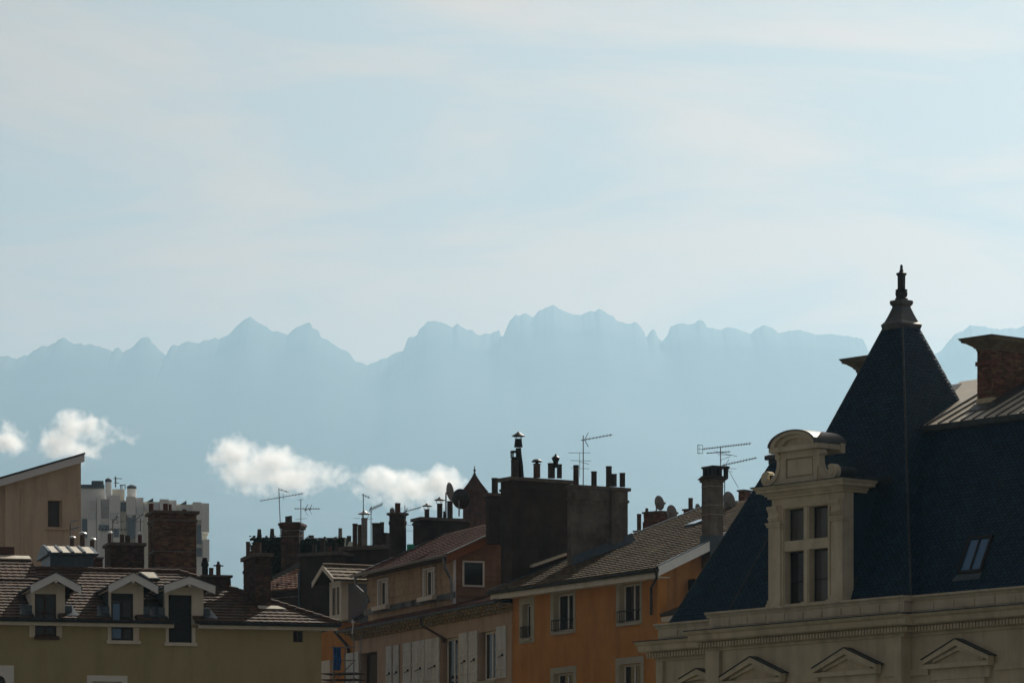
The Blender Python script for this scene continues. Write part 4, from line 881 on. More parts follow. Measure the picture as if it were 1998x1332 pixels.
    # red tiled roof
    C = H.onu(990, 1029, uG+.35); pit = (C.z-zE)/(C.y-VS+.45); zt = lambda v: zE+pit*(v-VS+.45); nr = V3((0, -pit, 1)).normalized(); P0 = V3((0, VS-.45, zE)); LEN = C.y-VS+.45+1.6
    r0, r1 = E0.x, uG+.4
    rf = MB(); rf.slab([(r0, VS-.45, zE), (r1, VS-.45, zE), (r1, VS-.45+LEN, zt(VS-.45+LEN)), (r0, VS-.45+LEN, zt(VS-.45+LEN))], .10); RF = rf.build('roof', 'roof_under', R)
    sl = V3((0, 1, pit)).normalized(); tiles('tile_field', (r0, VS-.5, zE+.005), (1, 0, 0), sl, lambda d_: (0, r1-r0), LEN*math.hypot(1, pit), .42, .34, 'tile_red', RF, lift=.06, seed=15)
    zv = lambda v: V3((0, v, zt(v)))
    for uu, mt in ((r0, 'zinc_blue'),):
        m = MB(); a = zv(VS-.5); b = zv(VS-.45+LEN); m.slab([a+V3((uu-.3, 0, .07)), a+V3((uu+.22, 0, .09)), b+V3((uu+.22, 0, .09)), b+V3((uu-.3, 0, .07))], .10); m.build('verge_flashing', mt, R)
    m = MB(); a = zv(VS-.5); b = zv(VS-.45+LEN); m.slab([a+V3((r1-.15, 0, .10)), a+V3((r1+.10, 0, .10)), b+V3((r1+.10, 0, .10)), b+V3((r1-.15, 0, .10))], .05); m.build('verge_flashing', 'dull_metal', R)
    m = MB(); m.prism([a+V3((r1-.02, 0, -.32)), b+V3((r1-.02, 0, -.32)), b+V3((r1-.02, 0, .045)), a+V3((r1-.02, 0, .045))], (.05, 0, 0)); m.build('barge_board', 'orange_wood', R)
    m = MB(); m.prism([(uG-.02, VS-.45, zE-.33), (uG-.02, VS-.45+LEN, zt(VS-.45+LEN)-.33), (uG-.02, VS-.45+LEN, zt(VS-.45+LEN)-.36), (uG-.02, VS-.45, zE-.36)], (.38, 0, 0)); m.build('gable_soffit', 'orange_wood', R)
    g = MB(); pr = [(VS-.56+.10*math.cos(math.pi+math.pi*i/8), zE+.02+.12*math.sin(math.pi+math.pi*i/8)) for i in range(9)]; g.prism([(r0-.3, p, q) for p, q in pr], (r1-r0+.3, 0, 0)); g.build('gutter', 'dull_metal', R)
    MB().box(r0, r1-.1, VS-.45, VS-.01, zE-.14, zE-.11).build('soffit', 'brown_wood', R)
    d = MB(); d.path([(r0+.2, VS-.55, zE-.05), (r0+.25, VS-.55, zE-.5), (uS+.3, VS-.12, zE-1.0), (uS+.4, VS-.10, zE-1.3)], .07); d.build('downpipe', 'dull_metal', R)
    d = MB(); d.path([(r1-.3, VS-.55, zE-.05), (r1-.2, VS-.5, zE-.55), (uG+.10, VS-.22, zE-.95), (uG+.12, VS-.16, zE-1.2), (uG+.12, VS-.16, zs-.2)], .075); d.build('downpipe', 'dull_metal', R)
    # brown shingled gable wall facing right
    MB().prism([(uG-.3, VS+.06, zs-1.0), (uG-.3, VS+LEN, zs-1.0), (uG-.3, VS+LEN, zt(VS+LEN)-.12), (uG-.3, VS+.06, zt(VS)-.12)], (.3, 0, 0)).build('gable_wall', 'shingle_brown', R)
    gw = [H.W(904.5, uG), H.W(941, uG)]; gz = [H.ZU(922, 1141, uG), H.ZU(922, 1097, uG)]
    sh = .235; rnd = random.Random(4); z0 = zs-.9; r = 0
    vend = H.W(991, uG)
    while z0 < zt(vend):
        x = VS+.07-(.25 if r % 2 else 0); z1 = z0+sh
        while x < vend:
            a, b = max(VS+.07, x)+.004, min(vend, x+.55)-.004; x += .55
            if b-a < .04: continue
            for s, t in ([(a, b)] if (z1 < gz[0]-.06 or z0 > gz[1]+.06) else [(a, min(b, gw[0]-.06)), (max(a, gw[1]+.06), b)]):
                if t-s < .04: continue
                zz1 = min(z1+.02, zt(s)-.13); zz2 = min(z1+.02, zt(t)-.13)
                if zz1 <= z0+.03: continue
                o = rnd.uniform(.045, .065); MB().hexa([(uG+o, s, z0), (uG+o, t, z0), (uG+.001, t, z0), (uG+.001, s, z0), (uG+.010, s, zz1), (uG+.010, t, zz2), (uG+.001, t, zz2), (uG+.001, s, zz1)]).build('shingle', 'shingle_brown', R)
        z0 += sh; r += 1
    f = MB(); t = .075; a, b = gw; c, dd = gz
    for q in ((a-t, a, c-t, dd+t), (b, b+t, c-t, dd+t), (a, b, dd, dd+t), (a, b, c-t, c)): f.box(uG+.002, uG+.085, q[0], q[1], q[2], q[3])
    GW = f.build('gable_window', 'white_paint', R); MB().box(uG+.02, uG+.035, a, b, c, dd).build('pane', 'window_glass', GW)
    MB().box(uG-.02, uG+.09, VS-.03, VS+.068, zs-.3, zE-.15).build('corner_trim', 'white_board', R)
    MB().box(uG+.0, uG+.06, vend, vend+.06, zs-.9, zt(vend)-.1).build('corner_trim', 'orange_wood', R)
    # ---- chimneys on the red roof: low block by the tall stack, two stacks behind the left verge
    uu1 = r0-.35
    def stack(x0, x1, xl, ytop, mat, items, band=None, base=1100, u1=None, cap=.14, pm='dark_pot', over=.1):
        u1_ = u1 if u1 is not None else uu1; v0 = H.W(x0, u1_); v1 = H.W(x1, u1_); ua = H.U(xl, v0); zt_ = H.ZU((x0+x1)/2, ytop, u1_); zb = H.ZU(x0, base, u1_)
        s = chimney(H, ua, u1_, v0, v1, zb, zt_, mat, over=over, cap=cap, band=band); um = (ua+u1_)/2
        for it in items:
            x, yt, yb, w = it[:4]; q = H.onu(x, yb, um); t = H.onu(x, yt, um); pot(s, um, q.y, zt_, t.z-zt_, w/2/FPX*H.depth(um, q.y), it[6] if len(it) > 6 else pm, it[4] if len(it) > 4 else None, it[5] if len(it) > 5 else 1.0)
        return s, um, zt_, v0, v1
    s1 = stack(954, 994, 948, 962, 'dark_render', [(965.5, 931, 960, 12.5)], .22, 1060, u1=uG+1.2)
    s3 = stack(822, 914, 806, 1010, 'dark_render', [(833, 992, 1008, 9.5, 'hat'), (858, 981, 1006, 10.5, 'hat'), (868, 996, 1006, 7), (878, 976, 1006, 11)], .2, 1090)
    # round chimney
    q = H.onu(776, 1086, uu1-.5); t = H.onu(776, 1003, uu1-.5); D = H.depth(q.x, q.y); S = D/FPX; c = (q.x, q.y); zz = lambda y: H.onu(776, y, uu1-.5).z
    rc = MB().ring(c, [(17*S, zz(1120)), (16.5*S, zz(1024)), (18*S, zz(1022)), (18*S, zz(1018)), (16.5*S, zz(1015)), (16.5*S, zz(1006))], 20).build('chimney', 'dark_render', R)
    MB().ring(c, [(17*S, zz(1006)), (22*S, zz(1004)), (22*S, zz(1001)), (4*S, zz(1000))], 20).build('cap_slab', 'slab_stone', rc)
    pot(rc, c[0], c[1], zz(1001), zz(980)-zz(1001), 5.4*S, 'pot_red')
    # ---- little tiled dormer at the far end of the front
    VD = 1.3; d0, d1 = H.U(648, VD), H.U(666, VD); zd0 = H.Z(656, 1203, VD); zd1 = H.Z(656, 1133, VD)
    vend = H.W(714, d1); bd = MB(); bd.box(d0-.25, d1, VD+.06, vend+.5, zd0-.15, zd1+.02); DM = bd.build('dormer', 'cream_paint', R)
    f = MB(); f.box(d0-.3, d0+.05, VD-.02, VD+.059, zd0-.2, zd1); f.box(d1-.22, d1+.03, VD-.02, VD+.059, zd0-.2, zd1); f.box(d0+.05, d1-.22, VD-.02, VD+.059, zd1-.3, zd1); f.box(d0+.05, d1-.22, VD-.02, VD+.059, zd0-.2, zd0+.1); f.build('window_frame', 'cream_paint', DM)
    MB().box((d0+d1)/2-.12, (d0+d1)/2+.0, VD-.01, VD+.058, zd0+.1, zd1-.3).build('mullion', 'cream_paint', DM); MB().box(d0+.05, d1-.22, VD+.03, VD+.05, zd0+.1, zd1-.3).build('pane', 'curtain_glass', DM)
    MB().box(d1+.001, d1+.02, VD+.35, vend+.4, zd0-.3, zd1-.15).build('glazed_cheek', 'tower_glass', DM)
    dm = (d0+d1)/2; hw = (d1-d0)/2+.75; zr0 = zd1-.05; rise = .72; vv0 = VD-.7; vv1 = vend+1.0
    for sg in (-1, 1):
        rf = MB(); rf.slab([(dm+sg*hw, vv0, zr0), (dm, vv0, zr0+rise), (dm, vv1, zr0+rise), (dm+sg*hw, vv1, zr0)], .06); q = rf.build('dormer_roof', 'roof_under', DM)
        tiles('dormer_tile_field', (dm+sg*hw*1.05, vv0 if sg > 0 else vv1, zr0-.02), (0, 1 if sg > 0 else -1, 0), (-sg*hw, 0, rise), lambda dd_: (0, vv1-vv0), math.hypot(hw, rise)*1.03, .36, .42, 'tile_tan', DM, lift=.05, seed=21)
    for sg in (-1, 1): MB().prism([(dm+sg*hw*1.05, vv0-.03, zr0-.18), (dm+sg*hw*1.05, vv0-.03, zr0+.06), (dm, vv0-.03, zr0+rise+.06), (dm, vv0-.03, zr0+rise-.18)], (0, .05, 0)).build('barge_board', 'cream_paint', DM)
    MB().tube((dm, vv0, zr0+rise+.06), (dm, vv1, zr0+rise+.06), .09, 8).build('ridge_tile', 'tile_tan', DM)
    return H
CR = build_cream()
# ------------------------------------------------------------------ olive house with three gabled dormers (left)
def build_green():
    H = House('olive_house', 330, 190.0, 14, 'olive green house with brown tiled roof and three white gabled dormers', 'house'); R = H.root
    ov = .55; uR = H.U(627, 0); uLf = H.U(-260, 0)
    zE = H.Z(330, 1211, -ov)                      # eave at the gutter
    zw = zE-.10
    Pc = H.onv(659, 1218, -ov); uE = Pc.x         # right eave corner
    # the hip is 45 degrees in plan: ridge height from the hip's upper end
    c, d = H.ray(349, 1118); nh = V3((1, 1, 0)).normalized(); t = (V3((uE, -ov, zE))-c).dot(nh)/d.dot(nh); rp = c+d*t
    pitch = (rp.z-zE)/(rp.y+ov); vr = rp.y; zr = rp.z; nr = V3((0, -pitch, 1)).normalized(); P0 = V3((0, -ov, zE)); zt = lambda v: zE+pitch*(v+ov)
    # dormer openings run down through the eave
    specs = [dict(ax=109, ay=1116, l=62.5, r=157, b0=50, b1=127, w0=68, w1=110, wt=1158, wb=1240, f0=57, f1=120.5, brown=True),
             dict(ax=260, ay=1116, l=213, r=306, b0=198, b1=280, w0=217, w1=260, wt=1157, wb=1249, f0=210, f1=271, brown=False),
             dict(ax=370, ay=1123, l=322, r=418, b0=311, b1=397, w0=329, w1=374, wt=1160, wb=1253, f0=323, f1=381, brown=False)]
    ops = []
    for s in specs: xm = (s['w0']+s['w1'])/2; ops.append((H.U(s['w0']), H.U(s['w1']), H.Z(xm, s['wb']), H.Z(xm, s['wt'])))
    vent = (H.U(572), H.U(591), H.Z(581, 1252), H.Z(581, 1230))
    zlw = H.Z(210, 1317); low = (H.U(180), H.U(238), zlw-2.0, zlw-.25); arch = (H.U(-14), H.U(11), H.Z(5, 1400), H.Z(5, 1317))
    wall_with_holes(uLf, uR, 0, zw, 0, .4, [(o[0], o[1], o[2], zw+1) for o in ops]+[vent, low, arch]).build('wall', 'olive_render', R)
    MB().box(uR-.3, uR, .401, 10.5, 0, zw).build('wall', 'olive_render', R); MB().box(uLf, uR-.31, 1.6, 1.7, 0, zw-.1).build('room_partition', 'room_dark', R)
    sash(H, R, *vent, 0, .15, frame='brown_wood', fw=.05)
    f = MB(); f.box(low[0]-.22, low[0], -.04, -.001, low[2], zlw); f.box(low[1], low[1]+.22, -.04, -.001, low[2], zlw); f.box(low[0], low[1], -.04, -.001, zlw-.25, zlw); f.build('window_surround', 'white_paint', R); sash(H, R, *low, 0, .2)
    f = MB(); zz = H.Z(5, 1297); f.box(arch[0]-.4, arch[0], -.04, -.001, arch[2], zz); f.box(arch[1], H.U(27), -.04, -.001, arch[2], zz); f.box(arch[0], arch[1], -.04, -.001, arch[3], zz)
    ac, aw = (arch[0]+arch[1])/2, (arch[1]-arch[0])/2
    for i in range(8):
        a0, a1 = math.pi*i/8, math.pi*(i+1)/8
        f.prism([(ac+aw*math.cos(a0), -.04, arch[3]), (ac+aw*math.cos(a0), -.04, arch[3]-aw+aw*math.sin(a0)*.98), (ac+aw*math.cos(a1), -.04, arch[3]-aw+aw*math.sin(a1)*.98), (ac+aw*math.cos(a1), -.04, arch[3])], (0, .20, 0))
    f.build('arched_surround', 'white_paint', R); sash(H, R, *arch, 0, .2, frame='brown_wood')
    # main roof: front slope, hip slope on the right, tiles
    vbk = 2*vr+ov; uLr = uLf-.3
    vc = .36; uq = uE-(vc+ov)*(uE-rp.x)/(vr+ov)
    dk = MB(); dk.slab([(uLr, vc, zt(vc)), (uq, vc, zt(vc)), (rp.x, vr, zr), (uLr, vr, zr)], .08); RF = dk.build('roof', 'roof_under', R)
    cuts = [uLr]+[q for o in ops for q in (o[0]-.06, o[1]+.06)]
    for a, b in list(zip(cuts[0::2], cuts[1::2])): MB().slab([(a, -ov, zE), (b, -ov, zE), (b, vc, zt(vc)), (a, vc, zt(vc))], .08).build('roof_eave', 'roof_under', R)
    MB().slab([(cuts[-1], -ov, zE), (uE, -ov, zE), (uq, vc, zt(vc)), (cuts[-1], vc, zt(vc))], .08).build('roof_eave', 'roof_under', R)
    MB().slab([(uE, -ov, zE), (uE, vbk, zE), (rp.x, vr, zr)], .08).build('roof_hip_slope', 'roof_under', R)
    MB().slab([(uE, vbk, zE), (uLr, vbk, zE), (uLr, vr, zr), (rp.x, vr, zr)], .08).build('roof_back_slope', 'tile_brown', R)
    sl = V3((0, 1, pitch)).normalized(); kk = math.hypot(1, pitch); SL = (vr+ov)*kk
    # tiles, leaving out the strips taken by the dormers
    tiles('tile_field', (uLr, -ov-.05, zE+.005), (1, 0, 0), sl, lambda d_: (0, uE-uLr-d_/kk*(uE-rp.x)/(vr+ov)), SL, .29, .36, 'tile_brown', RF, lift=.055, seed=31, holes=[(o[0]-.08-uLr, o[1]+.08-uLr, -1, (vc+ov)*kk) for o in ops])
    tiles('tile_field', (uE+.05, -ov, zE), (0, 1, 0), (-(uE-rp.x), 0, zr-zE), lambda d_: (d_/kk, 2*(vr+ov)-d_/kk), SL, .29, .36, 'tile_brown', RF, lift=.055, seed=33)
    def ridge(p, q, n, mat='tile_brown'):
        for i in range(n):
            a = V3(p).lerp(V3(q), i/n); b = V3(p).lerp(V3(q), (i+1.12)/n); m = MB(); m.tube(a+V3((0, 0, .05)), b+V3((0, 0, .085)), .115, 8); m.build('ridge_tile', mat, R)
    ridge((rp.x, vr, zr), (uE, -ov, zE), 19); ridge((uLr, vr, zr), (rp.x, vr, zr), 34)
    # gutter and fascia in two runs, broken by the third dormer
    uC0, uC1 = H.U(345, -ov), H.U(388, -ov)
    for a, b in ((uLr, uC0), (uC1, uE+.1)):
        g = MB(); pr = [(-ov-.06+.10*math.cos(math.pi+math.pi*i/8), zE+.13*math.sin(math.pi+math.pi*i/8)) for i in range(9)]; g.prism([(a, p, q) for p, q in pr], (b-a, 0, 0)); g.build('gutter', 'gutter_dark', R)
        MB().box(a, b-.1, -ov+.06, -ov+.10, zE-.26, zE-.07).build('fascia_board', 'cream_paint', R); MB().box(a, min(b, uR+.1)-.1, -ov+.101, -.003, zE-.25, zE-.22).build('soffit', 'cream_paint', R)
    g = MB(); g.tube((uE+.08, -ov, zE), (uE+.08, vbk, zE), .10, 8); g.build('gutter', 'gutter_dark', R)
    # the three dormers
    for i, s in enumerate(specs):
        o = ops[i]; vf = .02; b0, b1 = H.U(s['b0'], vf), H.U(s['b1'], vf); f0, f1 = H.U(s['f0']), H.U(s['f1']); ua = H.U(s['ax'], -.75)
        zA = H.Z(s['ax'], s['ay']+4.5, -.75); hw = (H.U(s['r'], -.75)-H.U(s['l'], -.75))/2; zl = H.Z(s['r'], 1145, -.75); rise = zA-zl
        if i == 0: b0 = H.U(52, vf)
        b0 = max(b0, ua-hw+.12); b1 = min(b1, ua+hw-.12)
        zb = zE-.05; zt_ = zl+.12
        vroof = lambda z: (z-zE)/pitch-ov
        m = wall_with_holes(b0, b1, zw+.002, zt_, vf, vf+.30, [(o[0], o[1], zw-1, o[3])]); DM = m.build('dormer', 'cream_paint', R)
        vk = vroof(zt_)
        for a, b in ((b0, b0+.06), (b1-.06, b1)):
            MB().prism([(a+.005, vf+.301, zE-.1), (a+.005, vf+.301, zt_), (a+.005, vk+.3, zt_)], (b-a-.01, 0, 0)).build('cheek', 'cream_paint' if a == b0 and i == 0 else 'zinc_blue', DM)
        MB().prism([(b0, vf+.02, zt_+.001), (b1, vf+.02, zt_+.001), (ua, vf+.02, zA-.20)], (0, .12, 0)).build('gable', 'cream_paint', DM)
        # wide frame below the eave
        zb2 = o[2]; MB().box(f0, o[0], -.05, -.001, zb2-.06, zw-.12).build('lower_jamb', 'cream_paint', DM); MB().box(o[1], f1, -.05, -.001, zb2-.06, zw-.12).build('lower_jamb', 'cream_paint', DM)
        sb = 'brown_wood' if s['brown'] else 'cream_paint'
        MB().box(f0+(.2 if s['brown'] else -.06), f1+(-.12 if s['brown'] else .06), -.14, .1, zb2-.14, zb2-.061+.06).build('sill', sb, DM)
        w = sash(H, R, o[0], o[1], o[2]+.02, o[3], 0, .12, frame='brown_wood' if s['brown'] else 'soot_metal', fw=.07, transom=o[2]+.95)
        w.parent = DM
        if i == 1: MB().box(o[0], o[1]-.04, .02, .11, o[3]-.26, o[3]).build('shutter_box', 'soot_metal', DM)
        if i == 1:
            MB().box(o[0]+.08, o[0]+.36, .10, .116, o[2]+.75, o[3]-.42).build('painted_reflection', 'painted_sky_glass', DM); MB().box(o[0]+.06, o[0]+.42, .10, .116, o[2]+.1, o[2]+.5).build('painted_reflection', 'painted_sky_glass', DM)  # blue patches before the glass: sky reflection painted as colour
        if i == 2: MB().box(o[0]+.05, o[1]-.05, .02, .10, o[2]+.02, o[3]-.02).build('roller_shutter', 'soot_metal', DM)
        # roof of the dormer: two slopes running back to the main roof, white barge boards
        vv = vroof(zA)+.3; v0 = -.75
        for sg in (-1, 1):
            q = MB(); ve = vroof(zl)+.35
            q.slab([(ua+sg*hw, v0, zl), (ua, v0, zA), (ua, vv, zA), (ua+sg*hw, ve, zl)], .07); q.build('dormer_roof', 'roof_under', DM)
            ln = math.hypot(hw, rise)
            tiles('dormer_tile_field', (ua+sg*hw*1.02, v0+.05, zl), (0, 1, 0), (-sg*hw, 0, rise), lambda d_, ve=ve, vv=vv, ln=ln: (0, (ve+(vv-ve)*d_/ln)-v0), ln, .29, .34, 'tile_brown', DM, lift=.045, seed=40+i*2+sg)
            MB().prism([(ua+sg*hw*1.04, v0-.04, zl-.28), (ua+sg*hw*1.04, v0-.04, zl+.05), (ua, v0-.04, zA+.07), (ua, v0-.04, zA-.23)], (0, .05, 0)).build('barge_board', 'white_board', DM)
            MB().prism([(ua+sg*hw*1.05, v0-.07, zl+.052), (ua+sg*hw*1.05, v0-.07, zl+.085), (ua, v0-.07, zA+.105), (ua, v0-.07, zA+.072)], (0, .14, 0)).build('verge_flashing', 'zinc_blue', DM)
            MB().box(ua+sg*(hw-.04)-.05, ua+sg*(hw-.04)+.05, v0+.02, ve, zl-.13, zl-.06).build('eave_board', 'cream_paint', DM)
            g = MB(); g.tube((ua+sg*(hw+.05), v0, zl-.02), (ua+sg*(hw+.05), ve, zl-.02), .06, 8); g.build('dormer_gutter', 'zinc_blue', DM)
        MB().box(ua-.05, ua+.05, v0-.06, vf+.2, zA-.34, zA-.22).build('ridge_beam', 'cream_paint', DM)
        # zinc soakers either side
        for sg, bb in ((-1, b0), (1, b1)):
            q = MB(); w_ = .55; z_ = lambda v: zt(v)+.085
            q.slab([(bb, -.35, z_(-.35)), (bb+sg*w_, -.35, z_(-.35)), (bb+sg*w_*.7, .9, z_(.9)), (bb, .9, z_(.9))], .02); q.build('flashing', 'zinc_blue', DM)
            MB().box(min(bb, bb+sg*.28), max(bb, bb+sg*.28), vf-.03, vf+.02, zt(0)-.0, zt(0)+.35).build('flashing', 'zinc_blue', DM)
    # bright zinc patch and roof light between the dormers
    q = MB(); a = H.onp(283, 1122, P0, nr); b = H.onp(312, 1135, P0, nr); up = nr*.10
    pz = lambda u, v: V3((u, v, zt(v)))+up
    q.prism([pz(a.x, b.y), pz(b.x, b.y), pz(b.x-.1, a.y), pz(a.x-.3, a.y)], nr*.06); RL = q.build('roof_light', 'zinc_blue', R)
    MB().prism([pz(a.x+.05, b.y+.05)+nr*.06, pz(b.x-.08, b.y+.05)+nr*.06, pz(b.x-.16, a.y-.05)+nr*.06, pz(a.x-.22, a.y-.05)+nr*.06], nr*.012).build('pane', 'zinc', RL)
    # lantern box with a standing-seam lid on the ridge
    vl = vr+.3; l0, l1 = H.U(98, vl), H.U(182, vl); z0, z1 = H.Z(140, 1106, vl), H.Z(140, 1083, vl); zt2 = H.Z(130, 1062, vl+2.2)
    LB = MB().box(l0, l1, vl, vl+2.6, z0-.6, z1).build('roof_lantern', 'zinc_blue', R)
    q = MB(); lz1 = H.Z(140, 1078, vl-.2); q.prism([(l0-.15, vl-.2, z1+.01), (l0-.15, vl-.2, lz1), (l0-.15, vl+1.6, lz1+.44), (l0-.15, vl+3.2, z1+.01)], (l1-l0+.35, 0, 0)); LD = q.build('lantern_lid', 'zinc_blue', LB)
    s0 = V3((0, vl-.18, lz1+.003)); s1 = V3((0, vl+1.55, lz1+.42)); n = 4
    for k in range(n):
        a, b = l0-.05+(l1-l0+.15)*k/n, l0-.05+(l1-l0+.15)*(k+1)/n
        MB().add([s0+V3((a+.07, 0, .012)), s0+V3((b-.07, 0, .012)), s1+V3((b-.07, 0, .012)), s1+V3((a+.07, 0, .012))], [(0, 1, 2, 3)]).build('lid_sheet', 'zinc', LB)
        m = MB(); m.prism([s0+V3((a-.05, 0, .0)), s0+V3((a+.06, 0, .0)), s0+V3((a+.06, 0, .06)), s0+V3((a-.05, 0, .06))], s1-s0); m.build('lid_rib', 'zinc_blue', LB)
    # higher roof end at the left with zinc edge
    q = MB(); za = H.Z(30, 1088, vr+.5); q.slab([(uLr, vr-1.4, zt(vr-1.4)+.05), (H.U(66, vr), vr-1.4, zt(vr-1.4)+.05), (H.U(66, vr), vr+.8, za), (uLr, vr+.8, za)], .08); UR = q.build('upper_roof', 'roof_under', R); pp = (za-zt(vr-1.4)-.05)/2.2; tiles('tile_field', (uLr, vr-1.45, zt(vr-1.4)+.06), (1, 0, 0), (0, 1, pp), lambda d_: (0, H.U(66, vr)-uLr), 2.2*math.hypot(1, pp), .29, .36, 'tile_brown', UR, lift=.048, seed=77)
    q = MB(); q.slab([(H.U(4, vr), vr+.45, za-.02), (H.U(64, vr), vr+.45, za-.02), (H.U(64, vr), vr+1.1, za+.16), (H.U(4, vr), vr+1.1, za+.16)], .05); q.build('zinc_edge', 'zinc', R)
    MB().box(H.U(-10, vr+1.2), H.U(28, vr+1.2), vr+1.2, vr+1.8, za-.5, H.Z(10, 1066, vr+1.2)).build('parapet_block', 'brick_sooty', R)
    # ---- chimneys
    def bstack(x0, x1, ytop, ybase, v, dep, bm, core, items, over=.10, cap=.14, pm='pot_clay', band=None):
        a, b = H.U(x0, v), H.U(x1, v); z1_ = H.Z((x0+x1)/2, ytop, v); s = chimney(H, a, b, v, v+dep, H.Z(x0, ybase, v)-.8, z1_, core, over=over, cap=cap, brick=bm, band=band)
        for it in items:
            x, yt, yb, w = it[:4]; vv_ = v+dep*.45; p = H.onv(x, yb, vv_); t_ = H.onv(x, yt, vv_); pot(s, p.x, vv_, z1_, t_.z-z1_, w/2/FPX*H.depth(p.x, vv_), it[6] if len(it) > 6 and it[6] else pm, it[4] if len(it) > 4 else None, it[5] if len(it) > 5 and it[5] else 1.0, it[7] if len(it) > 7 else 'soot_metal')
        return s, a, b, z1_
    bs, a, b, z1_ = bstack(302, 383, 996, 1230, vr+6.2, 1.7, 'brick_old', 'mortar', [(295, 981, 997, 9.5, None, None, 'pot_red'), (323, 981, 997, 9.5, None, None, 'pot_red'), (332, 982, 997, 6, None, None, 'pot_red'), (360, 992, 997, 8.5)], over=.13, cap=.12, band=.36)
    for yy in (1075, 1107): zz = H.Z(340, yy, vr+6.2); MB().box(a-.03, b+.03, vr+6.17, vr+7.93, zz-.015, zz+.015).build('iron_strap', 'dull_metal', bs)
    bstack(216, 281, 1058, 1230, vr+5.6, 1.6, 'brick_sooty', 'mortar_dark', [(214, 1040, 1058, 8, 'mushroom', None, None, 'bright_metal'), (238, 1041, 1057, 9), (249, 1043, 1057, 10), (273, 1042, 1057, 8, 'mushroom', 1.0, 'pot_red', 'bright_metal')], over=.10, cap=.13)
    bstack(176, 200, 1086, 1230, vr+4.5, .8, 'brick_sooty', 'mortar_dark', [], over=.05, cap=.08)
    bstack(398, 450, 1121, 1190, 3.4, 1.3, 'brick_sooty', 'mortar_dark', [(400, 1102, 1120, 12, 'cone', 1.0, 'soot_metal'), (412, 1106, 1120, 9), (426, 1099, 1120, 9, 'tee')], over=.08, cap=.10)
    b4, a4, b4_, zz4 = bstack(498, 528, 1078, 1196, 1.15, 2.6, 'brick_sooty', 'mortar_dark', [(484, 1055, 1074, 8), (504, 1056, 1074, 11), (495, 1062, 1074, 9)], over=.12, cap=.16, band=.55)
    MB().box(a4-.05, b4_+.05, 1.10, 3.8, zt(1.15)-.3, H.Z(512, 1187, 1.15)).build('flashing', 'zinc_blue', b4)
    m = MB(); m.slab([pz(a4+.1, .85)+nr*.01, pz(b4_+.6, .85)+nr*.01, pz(b4_+.3, 1.2)+nr*.01, pz(a4+.1, 1.2)+nr*.01], .02); m.build('flashing', 'zinc', b4)
    # vents by the lantern
    for x, yt, yb, w in ((141, 1050, 1064, 8), (161, 1043, 1062, 10), (180, 1054, 1072, 9)):
        v = vr+3.2; p = H.onv(x, yb+20, v); t_ = H.onv(x, yt, v); r = w/2/FPX*H.depth(p.x, v)
        m = MB(); m.ring((p.x, v), [(r, p.z), (r, t_.z)], 12); VP = m.build('vent_pipe', 'pot_clay', R)
        m = MB(); m.ring((p.x, v), [(r*.4, t_.z), (r*.5, t_.z+r*.5), (r*1.7, t_.z+r*.5), (r*1.3, t_.z+r*.9), (.02, t_.z+r*1.3)], 12); m.build('vent_cap', 'bright_metal', VP)
    return H
GR = build_green()
